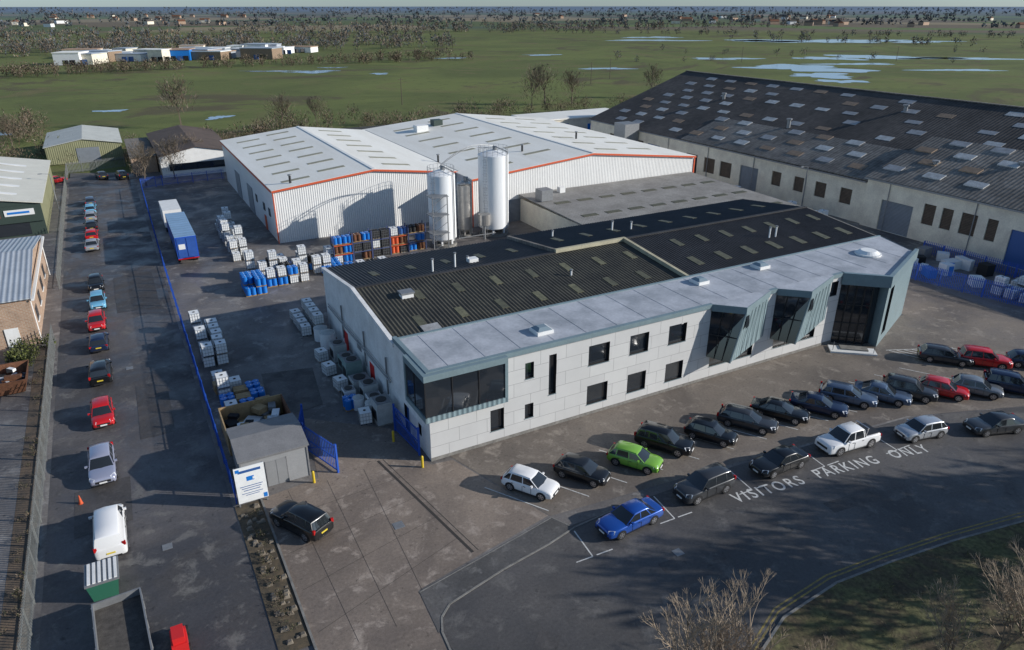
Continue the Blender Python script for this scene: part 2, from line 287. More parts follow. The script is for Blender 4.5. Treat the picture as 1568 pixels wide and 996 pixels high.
def slivers(name,P,H,Wd,per,mats,L=.17,w=.03,zlo=.2,trunk=None,seed=1,up=.6):
    """a mass of trees/bushes: P (n,3) bases, H heights, Wd half widths"""
    rs=np.random.RandomState(seed); n=len(P); P=np.repeat(np.asarray(P,float),per,0); h=np.repeat(np.asarray(H,float),per); wd=np.repeat(np.asarray(Wd,float),per); N=len(P)
    d=rs.normal(size=(N,3)); d/=np.linalg.norm(d,axis=1)[:,None]; r=rs.rand(N)**.45
    c=np.empty((N,3)); c[:,0]=d[:,0]*r*wd; c[:,1]=d[:,1]*r*wd; zc=(1+zlo)/2; c[:,2]=h*(zc+d[:,2]*r*(1-zlo)/2)
    lob=rs.normal(size=(n,3,3))*.28; pick=rs.randint(0,3,N); lb=lob[np.repeat(np.arange(n),per),pick]; c[:,0]=c[:,0]*.75+lb[:,0]*wd; c[:,1]=c[:,1]*.75+lb[:,1]*wd; c[:,2]+=lb[:,2]*h*.2
    c[:,2]=np.maximum(c[:,2],.02*h)
    dirn=d*.7+rs.normal(size=(N,3))*.45; dirn[:,2]=np.abs(dirn[:,2])*.6+up; dirn/=np.linalg.norm(dirn,axis=1)[:,None]
    t=np.cross(dirn,rs.normal(size=(N,3))); t/=np.linalg.norm(t,axis=1)[:,None]
    base=P+c; ll=(h*L*(.5+rs.rand(N)))[:,None]; ww=(h*w*(.5+rs.rand(N)))[:,None]
    V=np.stack([base-t*ww-dirn*ll*.4,base+t*ww-dirn*ll*.4,base+dirn*ll*.6],1).reshape(-1,3); F=N
    midx=(rs.rand(N)*len(mats)).astype(int)
    if trunk is not None:
        tn=n; b=P[::per]; hh=h[::per]; k=.018*hh
        T=np.stack([b+np.stack([-k,0*k,0*k],1),b+np.stack([k,0*k,0*k],1),b+np.stack([0*k,0*k,hh*.8],1),b+np.stack([0*k,-k,0*k],1),b+np.stack([0*k,k,0*k],1),b+np.stack([0*k,0*k,hh*.8],1)],1).reshape(-1,3)
        V=np.vstack([V,T]); F+=2*tn; midx=np.concatenate([midx,np.full(2*tn,len(mats))]); mats=mats+[trunk]
    me=bpy.data.meshes.new(name); me.vertices.add(len(V)); me.vertices.foreach_set('co',V.astype('f').ravel()); me.loops.add(F*3); me.loops.foreach_set('vertex_index',np.arange(F*3,dtype='i'))
    me.polygons.add(F); me.polygons.foreach_set('loop_start',np.arange(0,F*3,3,dtype='i')); me.polygons.foreach_set('material_index',midx.astype('i'))
    for m in mats: me.materials.append(m)
    me.update(calc_edges=True); me.validate(); return link(name,me)
tw=[Msimple('twig_brown',(.17,.125,.085),.9,spec=.2),Msimple('twig_dark',(.085,.068,.05),.9,spec=.2),Msimple('twig_grey',(.22,.18,.14),.9,spec=.2)]
ev=[Msimple('evergreen_dark',(.045,.055,.025),.9,spec=.2),Msimple('evergreen_mid',(.085,.095,.045),.9,spec=.2)]
far=[Msimple('far_wood_blue',(.11,.13,.155),.95,spec=.1),Msimple('far_wood_brown',(.13,.12,.115),.95,spec=.1),Msimple('far_wood_green',(.08,.10,.10),.95,spec=.1)]  # bluish tints carry painted distance haze
bark=Msimple('bark',(.10,.08,.06),.9)
tb=[]
while len(tb)<1900:
    x=R.uniform(7,60);y=R.uniform(-48,-24.6)
    if y< -24.3-max(0,(x-20))*.2 and x>5: tb.append((x,y,.1))
slivers('grass_tufts',tb,[R.uniform(.12,.35) for _ in tb],[R.uniform(.15,.5) for _ in tb],14,[Msimple('tuft_a',(.13,.13,.05),.9),Msimple('tuft_b',(.18,.145,.08),.9),Msimple('tuft_c',(.07,.075,.03),.9)],L=.5,w=.06,zlo=0,seed=3)
# ---------------------------------------------------------------- office building
OB=empty('office_building')
mb=MB(); HP=7.3
up=[(14.2,16.3,4.7,6.5),(18.4,20.4,4.7,6.5),(22.6,24.6,4.7,6.5)]
lo=[(14.2,16.3,1.0,2.8),(18.4,20.4,1.0,2.8),(22.6,24.6,1.0,2.8)]
ops=up+lo+[(10.4,11.1,3.0,6.6),(8.2,9.0,5.0,6.4),(8.2,9.0,1.4,2.7),(5.1,6.3,1.1,3.0),(27.8,33.2,1.3,2.7),(36.0,41.8,1.3,2.7),(43.1,44.1,5.4,6.9)]
wall(mb,(0,0),(44.6,0),0,HP,ops,panel,glass,.25,blk2)
for o in ops: mb.box(o[0]-.03,o[1]+.03,-.05,-.002,o[2]-.05,o[2],zincp)
wall(mb,(0,7),(0,0),0,HP,[(1.5,2.6,.05,2.4,blued),(4.6,5.2,1.2,2.2),(4.5,5.6,4.2,6.2)],render,glass,.2,blk2)
mb.box(-.02,44.6,-.03,-.002,0,.28,kerbm)
mb.poly([(0,28.5,0),(0,7.003,0),(0,7.003,6.95),(0,18,8.05),(0,28.5,6.75)],render)
mb.poly([(0,28.5,0),(0,28.5,6.75),(60,28.5,6.75),(60,28.5,0)],render)
mb.poly([(60,7,0),(60,28.5,0),(60,28.5,6.75),(60,18,8.05),(60,7,6.95)],render)
mb.poly([(58,1.3,0),(60,7,0),(60,7,7.3),(58,1.3,7.3)],render)
for y0,y1 in ((13.0,14.2),(21,22.3)): mb.box(-.04,.0,y0,y1,.05,2.3,redp)
mb.box(-.05,0,16.6,17.8,2.2,3.0,galv)
for (ya,za),(yb,zb) in (((7.0,7.02),(18,8.12)),((18,8.12),(28.6,6.82))):
    mb.hexa([(-.12,ya,za-.25),(.25,ya,za-.25),(.25,yb,zb-.25),(-.12,yb,zb-.25)],[(-.12,ya,za+.08),(.25,ya,za+.08),(.25,yb,zb+.08),(-.12,yb,zb+.08)],render)
    mb.hexa([(59.8,ya,za-.25),(60.15,ya,za-.25),(60.15,yb,zb-.25),(59.8,yb,zb-.25)],[(59.8,ya,za+.08),(60.15,ya,za+.08),(60.15,yb,zb+.08),(59.8,yb,zb+.08)],kerbm)
mb.build('walls',parent=OB)
mb=MB()
mb.box(-.12,44.6,-.12,.25,HP,HP+.4,zincp); mb.box(-.12,.25,.25,7,HP,HP+.4,zincp)
mb.poly([(.25,.25,HP+.12),(44.6,.25,HP+.12),(47.8,-2.6,HP+.12),(57.6,1.5,HP+.12),(59.5,7,HP+.12),(.25,7,HP+.12)],flatroof)
mb.box(.25,59.6,6.85,7.1,HP-.4,HP+.2,zincp)
for i in range(18): mb.box(2+i*3.1,2.03+i*3.1,.3,6.8,HP+.125,HP+.14,flatroof)
dome=Msimple('rooflight_dome',(.2,.26,.3),.15)
for x,y,s_ in ((11.2,2.6,1.5),(30.5,5.2,1.3),(39,5.6,1.4)):
    mb.box(x-s_/2,x+s_/2,y-.7,y+.7,HP+.13,HP+.45,white); mb.hexa([(x-s_/2+.08,y-.62,HP+.45),(x+s_/2-.08,y-.62,HP+.45),(x+s_/2-.08,y+.62,HP+.45),(x-s_/2+.08,y+.62,HP+.45)],[(x-s_/4,y-.3,HP+.68),(x+s_/4,y-.3,HP+.68),(x+s_/4,y+.3,HP+.68),(x-s_/4,y+.3,HP+.68)],dome)
mb.cyl(52.5,3.2,1.35,HP+.13,HP+.3,white,24); mb.cyl(52.5,3.2,1.2,HP+.3,HP+.6,ibcw,24,.8)
mb.build('flat_roof',parent=OB)
mb=MB()
def bay(xa,xt,xtb,xb,d,z0,z1):
    zf=z1-.55
    mb.poly([(xa,-.02,z0),(xtb,-d,z0),(xt,-d,zf),(xa,-.02,zf)],glass)
    mb.poly([(xtb,-d,z0),(xb,-.02,z0+.5),(xb,-.02,zf),(xt,-d,zf)],zinc)
    mb.poly([(xa,-.02,z0),(xb,-.02,z0+.5),(xtb,-d,z0)],zincp)
    mb.prism([(xa-.05,-.125),(xt-.02,-d-.08),(xb+.05,-.125)],zf,z1+.1,zincp)
    mb.poly([(xa,.25,z1-.1+.22),(xa,-.1,z1+.105),(xt,-d,z1+.105),(xb,-.1,z1+.105),(xb,.25,z1+.12)],flatroof)
    for k in (.33,.66):
        a=Vector((xa,-.04,z0)).lerp(Vector((xtb,-d-.02,z0)),k); b=Vector((xa,-.04,zf)).lerp(Vector((xt,-d-.02,zf)),k); mb.tube(a,b,.045,blk2,4)
    a=Vector((xa,-.05,(z0+zf)/2)); b=Vector(((xt+xtb)/2,-d-.02,(z0+zf)/2)); mb.tube(a,b,.045,blk2,4)
    mb.tube((xtb,-d,z0),(xt,-d,zf),.09,zincp,6)
    P=lambda k,z,xo=.0:(xt+(xb-xt)*k,-d+(d-.02)*k-.03,z)
    mb.poly([P(.06,z0+3.0),P(.20,z0+3.1),P(.16,zf-.3),P(.05,zf-.3)],glass)
    for k in (.3,.45,.6,.75,.9): 
        a=Vector((xtb,-d,z0)).lerp(Vector((xb,-.02,z0+.5)),k); b=Vector((xt,-d,zf)).lerp(Vector((xb,-.02,zf)),k); a.y-=.02; b.y-=.02; mb.tube(a,b,.025,zincp,4)
bay(27.3,29.4,28.2,34.4,2.1,2.5,HP+.3); bay(35.4,37.6,36.5,43.0,2.1,2.5,HP+.3)
z0,z1=3.75,HP+.35
mb.box(-.5,6.4,-.55,-.003,z0,z0+.42,zinc); mb.box(-.5,6.4,-.55,-.125,z1-.5,z1,zincp)
mb.box(6.15,6.4,-.55,-.13,z0+.42,z1-.5,zincp)
mb.box(-.5,-.003,0,3.6,z0,z0+.42,zincp); mb.box(-.5,-.125,-.12,3.6,z1-.5,z1,zincp); mb.box(-.5,-.003,3.35,3.6,z0+.42,z1-.5,zincp)
mb.poly([(-.42,-.47,z0+.42),(6.15,-.47,z0+.42),(6.15,-.47,z1-.5),(-.42,-.47,z1-.5)],glass)
mb.poly([(-.42,3.35,z0+.42),(-.42,-.47,z0+.42),(-.42,-.47,z1-.5),(-.42,3.35,z1-.5)],glass)
for x in (-.42,1.75,3.95): mb.box(x-.04,x+.04,-.52,-.44,z0+.42,z1-.5,blk2)
mb.box(-.46,-.39,1.6,1.68,z0+.42,z1-.5,blk2)
mb.prism([(44.4,-.13),(47.75,-3.2),(58.2,1.2),(58.0,1.5),(47.8,-2.75),(44.6,.25)],6.5,HP+.4,zincp)
mb.poly([(44.62,.1,0),(47.0,-1.9,0),(47.0,-1.9,6.5),(44.62,.1,6.5)],glass)
for k in (0,.25,.5,.75,1): 
    x=44.62+2.38*k; y=.06-2.0*k; mb.box(x-.05,x+.05,y-.06,y+.06,0,6.5,blk2)
for z in (2.3,4.3): mb.tube((44.62,.05,z),(47.0,-1.95,z),.06,blk2,4)
mb.poly([(47.0,-1.9,0),(47.9,-1.95,0),(47.9,-1.95,6.5),(47.0,-1.9,6.5)],glass)
wall(mb,(47.8,-3.0),(58,1.3),0,6.5,[(1.2,2.8,.9,6.0)],zinc,glass,.2,blk2)
mb.poly([(47.8,-3,0),(47.8,-3,6.5),(48.0,-1.9,6.5),(48.0,-1.9,0)],zincp)
mb.build('projecting_bays',parent=OB)
mb=MB(); mb.prism([(43.6,-.5),(46.9,-3.4),(46.0,-4.5),(42.6,-1.7)],.012,.18,white); mb.prism([(44.4,-1.2),(46.4,-2.9),(45.8,-3.6),(43.8,-1.9)],.182,.3,kerbm)
for p in ((43.0,-1.6),(45.9,-4.1)): mb.tube((p[0],p[1],0),(p[0],p[1],1.1),.03,galv)
mb.build('entrance_step',parent=OB)
mb=MB()
zf=lambda y:6.95+(y-7)/11*1.1
zb=lambda y:8.05-(y-18)/10.6*1.3
corr_roof(mb,.25,30.8,7.0,6.98,18,8.08,.36,.035,brownroof)
corr_roof(mb,.25,22,18,8.08,28.7,6.78,.36,.035,blackroof)
corr_roof(mb,31,59.8,7.0,7.2,18,8.3,.36,.035,blackroof)
corr_roof(mb,22.2,59.8,18,8.3,28.8,6.98,.36,.035,blackroof)
mb.box(.2,22,17.8,18.2,8.05,8.17,blackroof); mb.box(31,59.8,17.8,18.2,8.27,8.4,blackroof)
mb.hexa([(30.75,6.9,6.9),(31.1,6.9,6.9),(31.1,18,8.0),(30.75,18,8.0)],[(30.75,6.9,7.38),(31.1,6.9,7.38),(31.1,18,8.5),(30.75,18,8.5)],yelltrim)
mb.box(22,31.1,17.8,18.15,8.1,8.5,yelltrim)
mb.hexa([(21.95,18.15,8.0),(22.3,18.15,8.0),(22.3,28.7,6.7),(21.95,28.7,6.7)],[(21.95,18.15,8.45),(22.3,18.15,8.45),(22.3,28.7,7.1),(21.95,28.7,7.1)],asb2)
def rl(x,y,l,w,z,sl,m): mb.hexa([(x,y,z),(x+w,y,z),(x+w,y+l,z+sl*l),(x,y+l,z+sl*l)],[(x,y,z+.055),(x+w,y,z+.055),(x+w,y+l,z+sl*l+.055),(x,y+l,z+sl*l+.055)],m)
for i in range(7):
    rl(3+i*4,9.0,1.8,.72,6.98+.1*2,.1,R.choice((skyl,skyl2)))
    rl(4.8+i*4,13.6,1.8,.72,6.98+.1*6.6,.1,R.choice((skyl,skyl2)))
    rl(34+i*3.8,9.2,2.0,.9,7.2+.1*2.2,.1,skyl2)
    rl(35.5+i*3.6,14,1.8,.8,7.2+.1*7,.1,skyl2)
for i in range(9): rl(25+i*3.9,22,2.0,.7,8.3-.122*4,-.122,skyl2)
for i in range(5): rl(3.2+i*3.9,21.5,1.8,.7,8.08-.122*3.5,-.122,skyl2)
rl(3.0,7.6,1.3,1.6,7.08,.1,skyg)
for x,y,h in ((8.5,19,1.2),(11,19.2,1.4),(13,20.5,.5),(33,23,1.2),(35,22,1),(47,12,1.3),(48,12,1.3),(20.5,12.5,.5),(26,25,.8)):
    z=(zf(y) if y<18 else zb(y))+.1; mb.cyl(x,y,.09,z,z+h,ibcw,8); mb.cyl(x,y,.16,z+h,z+h+.12,galv,8)
mb.box(3.5,4.6,14.2,15.1,7.7,8.1,white); mb.box(3.4,4.7,14.1,15.2,8.1,8.25,galv); mb.box(13,14,20,20.8,7.8,8.2,white)
mb.build('shed_roof',parent=OB)
LA=empty('low_annex'); mb=MB()
mb.box(39,74,30.2,55.8,0,3.6,cream)
mb.hexa([(38.7,29.9,3.6),(74.3,29.9,3.6),(74.3,55.85,4.2),(38.7,55.85,4.2)],[(38.7,29.9,3.75),(74.3,29.9,3.75),(74.3,55.85,4.35),(38.7,55.85,4.35)],M('annex_grey_roof',(.33,.32,.30),.85,.15,.3,col2=(.23,.22,.205),corr=('X',.35,.2)))
for j in range(3):
    for i in range(8):
        x=41+i*4.2; y=33+j*7.5; z=3.75+(y-29.9)*.023; mb.hexa([(x,y,z+.01),(x+2.6,y,z+.01),(x+2.6,y+1.0,z+.04),(x,y+1.0,z+.04)],[(x,y,z+.05),(x+2.6,y,z+.05),(x+2.6,y+1.0,z+.08),(x,y+1.0,z+.08)],skyl2)
mb.box(39.5,41.5,50,52,4.3,6,galv); mb.box(45,46,53.5,54.5,4.3,5.2,white); mb.build('low_annex_shell',parent=LA)
# ---------------------------------------------------------------- white warehouse
WW=empty('white_warehouse'); mb=MB()
def gable(mb,x0,xr,x1,y0,y1,ze,zr,zer,doors=()):
    mb.poly([(x0,y0,0),(x1,y0,0),(x1,y0,zer),(xr,y0,zr),(x0,y0,ze)],wwall)
    mb.poly([(x0,y1,0),(x0,y0,0),(x0,y0,ze),(x0,y1,ze)],wwally); mb.poly([(x1,y0,0),(x1,y1,0),(x1,y1,zer),(x1,y0,zer)],wwally)
    mb.poly([(x1,y1,0),(x0,y1,0),(x0,y1,ze),(xr,y1,zr),(x1,y1,zer)],wwall)
    for a,za,b,zb_ in ((x0-.25,ze,xr,zr+.0),(xr,zr,x1+.2,zer)):
        mb.hexa([(a,y0-.3,za+.03),(b,y0-.3,zb_+.03),(b,y1+.3,zb_+.03),(a,y1+.3,za+.03)],[(a,y0-.3,za+.15),(b,y0-.3,zb_+.15),(b,y1+.3,zb_+.15),(a,y1+.3,za+.15)],wroof)
        mb.hexa([(a,y0-.36,za-.17),(b,y0-.36,zb_-.17),(b,y0-.305,zb_-.17),(a,y0-.305,za-.17)],[(a,y0-.36,za+.12),(b,y0-.36,zb_+.12),(b,y0-.305,zb_+.12),(a,y0-.305,za+.12)],orange)
gable(mb,2,17,30.6,62,109,7.7,9.3,7.6)
gable(mb,30.65,52.8,75,56,110,7.5,9.5,7.0)
mb.box(1.85,2.0,61.85,62.05,0,7.4,orange); mb.box(74.95,75.2,55.87,56,0,6.7,orange); mb.box(30.5,30.64,55.87,56,0,7.2,orange)
mb.box(1.7,1.74,62,109,7.45,7.8,orange)
mb.box(30.2,31.1,62,109,7.68,7.72,galv)
for xr,z,y0,y1 in ((17,9.45,62,109),(52.8,9.65,56,110)): mb.box(xr-.25,xr+.25,y0-.3,y1+.3,z,z+.07,white)
rlm=M('dusty_rooflight',(.36,.34,.24),.6,.15,1.,col2=(.25,.235,.17))
def rlx(xa,xb,y,w,x0,z0,x1,z1):
    s_=(z1-z0)/(x1-x0); za=z0+(xa-x0)*s_+.16; zb2=z0+(xb-x0)*s_+.16
    mb.hexa([(xa,y,za),(xb,y,zb2),(xb,y+w,zb2),(xa,y+w,za)],[(xa,y,za+.03),(xb,y,zb2+.03),(xb,y+w,zb2+.03),(xa,y+w,za+.03)],rlm)
for j in range(7):
    y=65+j*6.3
    rlx(4,8.2,y,1.1,2,7.7,17,9.3); rlx(10,14.2,y+2,1.1,2,7.7,17,9.3); rlx(20,24.5,y+1,1.1,17,9.3,30.6,7.6)
    y=60+j*7
    rlx(35,40,y,1.1,30.65,7.5,52.8,9.5); rlx(44,49,y+3,1.1,30.65,7.5,52.8,9.5); rlx(56.5,61,y,1.1,52.8,9.5,75,7); rlx(65,70,y+2,1.1,52.8,9.5,75,7)
for x,y,z in ((5,64,8.1),(31,70,7.7),(45,66,8.8),(60,72,9)): mb.cyl(x,y,.18,z,z+1.2,blk2,8); mb.cyl(x,y,.3,z+1.2,z+1.35,galv,8)
mb.box(38,40.5,97,99,8.2,9.6,white); mb.box(43,45,100,102,8.6,10,dkgreen)
for y in (66,70,76): mb.box(1.9,1.995,y,y+1.2,3.0,4.2,glass)
mb.box(1.9,1.995,80,84.5,.0,4.5,shutter); mb.box(1.9,1.995,92,96.5,0,4.5,shutter); mb.box(1.88,1.995,70,71.1,0,2.2,orange)
mb.box(36,39.5,55.9,55.995,0,3.6,shutter); mb.box(27,28.2,61.9,61.995,0,2.2,shutter)
mb.build('warehouse_shell',parent=WW)
# ---------------------------------------------------------------- silos
def silo(name,x,y,r,h,m,rail=True):
    mb=MB()
    for i in range(6): a=i*math.pi/3; mb.box(x+r*.8*math.cos(a)-.12,x+r*.8*math.cos(a)+.12,y+r*.8*math.sin(a)-.12,y+r*.8*math.sin(a)+.12,0,1.3,m)
    mb.cyl(x,y,r*.35,.5,1.2,m,20,r*.99); mb.cyl(x,y,r,1.2,h,m,40); mb.cyl(x,y,r,h,h+.45,m,40,r*.45); mb.cyl(x,y,r*.45,h+.45,h+.6,m,24,r*.2); mb.cyl(x,y,r+.03,.0,.35,kerbm,40)
    for z in (3.2,5.6,8.0,h-.1): mb.cyl(x,y,r+.015,z,z+.04,m,40)
    mb.cyl(x+.3,y,.35,h+.4,h+1.1,galv,12)
    if rail:
        n=18
        for i in range(n):
            a=2*math.pi*i/n;b=2*math.pi*(i+1)/n; p=(x+r*.97*math.cos(a),y+r*.97*math.sin(a)); q=(x+r*.97*math.cos(b),y+r*.97*math.sin(b))
            mb.tube((*p,h),(*p,h+1.1),.022,galv,4)
            for z in (.55,1.1): mb.tube((*p,h+z),(*q,h+z),.022,galv,4)
    a=math.radians(215); lx,ly=x+(r+.25)*math.cos(a),y+(r+.25)*math.sin(a); tx,ty=-math.sin(a)*.25,math.cos(a)*.25
    for s_ in (-1,1): mb.tube((lx+s_*tx,ly+s_*ty,0),(lx+s_*tx,ly+s_*ty,h+1.1),.025,galv,4)
    for i in range(int(h/.4)): mb.tube((lx-tx,ly-ty,.4+i*.4),(lx+tx,ly+ty,.4+i*.4),.015,galv,3)
    for i in range(int((h-2)/1.0)):
        z=2.5+i; pr=None
        for k in range(7):
            t=a-math.pi/2+math.pi*k/6; pt=(lx+.4*math.cos(t),ly+.4*math.sin(t),z)
            if pr: mb.tube(pr,pt,.018,galv,3)
            pr=pt
    a=math.radians(300); px_,py_=x+(r+.15)*math.cos(a),y+(r+.15)*math.sin(a)
    mb.tube((px_,py_,.6),(px_,py_,h+.6),.07,galv,6); mb.tube((px_,py_,h+.6),(x,y,h+1.2),.07,galv,6)
    return mb.build(name,smooth=30)
sw=M('silo_white',(.86,.87,.87),.35,.02,.8,streak=(3,3,.25),col2=(.79,.80,.80))
steel=M('stainless_steel',(.5,.48,.45),.35,.08,1.,metal=.6)
silo('storage_silo',22.9,50,1.95,10.3,sw); silo('storage_silo',32.0,51.6,2.25,12.0,sw); silo('steel_tank',27.6,52.5,1.1,7.8,steel,False)
mb=MB()
pr=None
for k in range(9):
    t=k/8; pt=(22.9+9.1*t,50+1.6*t,11.6+1.6*t+1.1*math.sin(math.pi*t))
    if pr: mb.tube(pr,pt,.06,galv,5); mb.tube((pr[0],pr[1]+.5,pr[2]-.4),(pt[0],pt[1]+.5,pt[2]-.4),.05,galv,5)
    pr=pt
mb.cyl(29.4,49.6,.9,2.2,3.8,steel,18); mb.cyl(29.4,49.6,.2,0,2.2,galv,8); mb.box(24.6,30.6,48.2,48.35,1.1,1.2,galv)
for x in (20.2,20.2+2.2): mb.box(x,x+.12,47,47.12,0,8.0,galv)
for z in (2.6,5.2,7.8): mb.box(20,22.6,46.8,49.0,z,z+.08,galv)
for k in range(6): mb.tube((20.3,47,.3+k*1.3),(22.4,47,1.6+k*1.3),.04,galv,4)
mb.build('silo_pipework')
# ---------------------------------------------------------------- right hand asbestos-roofed factory
RF=empty('factory_building'); mb=MB(); X0=86.0; E=6.8; XR=115.;ZR=16.5
W=[]
for s_ in (8,13,18): W.append((s_,s_+2.6,2.6,4.6,louv))
ops=[(22,26.2,.02,4.4,blued),(28.5,32,.8,4.2,louv),(34.5,38,.02,4.4,dark),(40,43,1.5,4.4,louv),(44.5,47.5,1.5,4.4,louv),(49.8,54.2,.02,4.6,shutter),(57.5,59.6,2.4,4.9,louv),(62.5,64.6,2.4,4.9,louv),(67,69.2,2.4,4.9,louv),(72,74.2,2.4,4.9,louv)]
wall(mb,(X0,105),(X0,28),0,E,W+ops,cream,glass,.2)
ops=[(3.0,8.2,.02,4.7,shutter),(9.8,11.6,2.6,5.6,louv),(12.6,14.2,2.6,5.6,louv),(15.4,17.6,2.6,5.6,louv),(19.0,20.4,2.6,5.6,louv),(22.2,27.5,.02,4.9,blued),(30,32,2.6,5.6,louv)]
wall(mb,(X0-.6,28),(X0-.6,-20),0,7.5,ops,cream,glass,.2)
mb.poly([(X0,28,0),(X0-.6,28,0),(X0-.6,28,7.5),(100,28,12.3),(100,28,0)],cream)
mb.poly([(XR+29,105,0),(X0,105,0),(X0,105,E),(XR,105,ZR),(XR+29,105,E)],asb)
def slope(x0,z0,x1,z1,y0,y1,m,t=.15): mb.hexa([(x0,y0,z0),(x1,y0,z1),(x1,y1,z1),(x0,y1,z0)],[(x0,y0,z0+t),(x1,y0,z1+t),(x1,y1,z1+t),(x0,y1,z0+t)],m)
sl=(ZR-E)/(XR-X0)
slope(X0-.4,E-.13,XR,ZR,28,105.4,asb); slope(XR,ZR,XR+30,E-.3,-30,105.4,asb); slope(100,E+14*sl,XR,ZR,-30,28,asb)
slope(X0-.35,E+.07,X0+10,E+10.*sl+.2,28.02,72,asb2)
slope(X0-1.0,7.45,100,12.35,-30,28.3,asb2,.2)
mb.box(X0-.55,X0-.4,28.3,105,E-.25,E-.05,galv); mb.box(X0-1.2,X0-1.0,-20,28.3,7.35,7.55,galv)
mb.box(XR-.3,XR+.3,-30,105.4,ZR+.12,ZR+.3,asb2)
pale=M('pale_rooflight',(.55,.56,.55),.6,.2,1.2,col2=(.36,.36,.35))
cols=[skyg,skyg,tan,skyg,pale,pale,tan]
for r_ in range(8):
    x=88+r_*3.4
    for c_ in range(20):
        y=-20+c_*6.4+(3.2 if r_%2 else 0)+R.uniform(-.15,.15)
        if y>101: continue
        near=(y<26 and x<98.3); zz=(7.65+(x-X0+1)*(4.9/15)) if near else (E+(x-X0)*sl+.04)
        s2=4.9/15 if near else sl
        if not near and y>28 and x<96 and y<70: zz+=.24
        if 25<y<29 : continue
        if R.random()<.13: continue
        w=1.4*R.choice((1,1,1,.8));l=2.8; mb.hexa([(x,y,zz),(x+w,y,zz+w*s2),(x+w,y+l,zz+w*s2),(x,y+l,zz)],[(x,y,zz+.15),(x+w,y,zz+w*s2+.15),(x+w,y+l,zz+w*s2+.15),(x,y+l,zz+.15)],R.choice(cols))
for x,y,h in ((97,55,1.6),(92,22,1.5),(104,80,1.2),(96,12,1.3),(109,40,1)):
    z=E+(x-X0)*sl; mb.cyl(x,y,.35,z,z+h,galv,10); mb.cyl(x,y,.55,z+h,z+h+.25,galv,10)
for y in (40,52,64,76,90): mb.cyl(X0-.12,y,.07,0,E-.2,galv,6)
for y in (24,10.8,-1): mb.cyl(X0-.75,y,.07,0,7.3,galv,6)
mb.box(82,85.8,86,90,3.6,8.2,galv); 
for q in ((82.2,86.2),(82.2,89.8),(85.4,86.2),(85.4,89.8)): mb.cyl(q[0],q[1],.12,0,3.6,galv,6)
mb.build('factory_shell',parent=RF)
mb=MB(); mb.box(78,108,118,130,0,5,cream); mb.box(77.8,108.2,117.8,130.2,5,5.3,wroofx); mb.box(82,88,117.9,117.99,0,4,blued); mb.box(94,97,117.9,117.99,1.5,3.5,bluepl); mb.build('cream_outbuilding')
mb=MB(); mb.box(20,44,116,128,0,4.6,brick); mb.hexa([(19.5,115.5,4.6),(44.5,115.5,4.6),(44.5,128.5,4.6),(19.5,128.5,4.6)],[(19.5,119,6),(44.5,119,6),(44.5,125,6),(19.5,125,6)],brownroof); mb.build('brown_roof_outbuilding')
# ---------------------------------------------------------------- left hand buildings
mb=MB()
def shedb(mb,x0,x1,y0,y1,z,zr,wf,ws,roof,ax='y',ov=.3):
    xm=(x0+x1)/2; ym=(y0+y1)/2
    if ax=='y':
        mb.poly([(x0,y0,0),(x1,y0,0),(x1,y0,z),(xm,y0,zr),(x0,y0,z)],wf); mb.poly([(x1,y1,0),(x0,y1,0),(x0,y1,z),(xm,y1,zr),(x1,y1,z)],wf)
        mb.poly([(x1,y0,0),(x1,y1,0),(x1,y1,z),(x1,y0,z)],ws); mb.poly([(x0,y1,0),(x0,y0,0),(x0,y0,z),(x0,y1,z)],ws)
        for a,za,b,zb_ in ((x0-ov,z-.05,xm,zr),(xm,zr,x1+ov,z-.05)): mb.hexa([(a,y0-ov,za+.03),(b,y0-ov,zb_+.03),(b,y1+ov,zb_+.03),(a,y1+ov,za+.03)],[(a,y0-ov,za+.15),(b,y0-ov,zb_+.15),(b,y1+ov,zb_+.15),(a,y1+ov,za+.15)],roof)
    else:
        mb.poly([(x0,y0,0),(x1,y0,0),(x1,y0,z),(x0,y0,z)],wf); mb.poly([(x1,y1,0),(x0,y1,0),(x0,y1,z),(x1,y1,z)],wf)
        mb.poly([(x1,y0,0),(x1,y1,0),(x1,y1,z),(x1,ym,zr),(x1,y0,z)],ws); mb.poly([(x0,y1,0),(x0,y0,0),(x0,y0,z),(x0,ym,zr),(x0,y1,z)],ws)
        for a,za,b,zb_ in ((y0-ov,z-.05,ym,zr),(ym,zr,y1+ov,z-.05)): mb.hexa([(x0-ov,a,za+.03),(x1+ov,a,za+.03),(x1+ov,b,zb_+.03),(x0-ov,b,zb_+.03)],[(x0-ov,a,za+.15),(x1+ov,a,za+.15),(x1+ov,b,zb_+.15),(x0-ov,b,zb_+.15)],roof)
shedb(mb,-44,-27.3,39,63,5.0,6.6,brick,bricky,greyroof,'x')
for y in (42,47,52,57): mb.box(-27.3,-27.24,y,y+1.6,1.4,2.8,glass); mb.box(-27.3,-27.2,y-.1,y+1.7,1.25,1.4,white)
mb.box(-33,-31,38.9,38.995,1.2,2.4,glass); mb.box(-30,-28.8,38.9,38.995,0,2.1,white); mb.cyl(-27.15,39.3,.06,0,4.9,white,8); mb.cyl(-27.15,62.5,.06,0,4.9,white,8)
mb.box(-27.0,-26.75,38.7,63.3,4.75,4.95,white)
mb.build('brick_workshop')
mb=MB(); shedb(mb,-52,-28,84,120,4.8,7,dkgreen,olive,M('cream_metal_roof',(.70,.68,.59),.5,.06,.4,corr=('Y',.5,.15),bump=.4),'y')
mb.box(-52,-28,83.7,83.95,2.2,4.7,dkgreen); mb.box(-36.5,-33.4,83.6,83.69,3.2,4.3,redp); mb.box(-32.8,-29,83.6,83.69,3.3,4.2,plw); mb.box(-32.4,-29.6,83.55,83.6,3.6,3.9,bluepl)
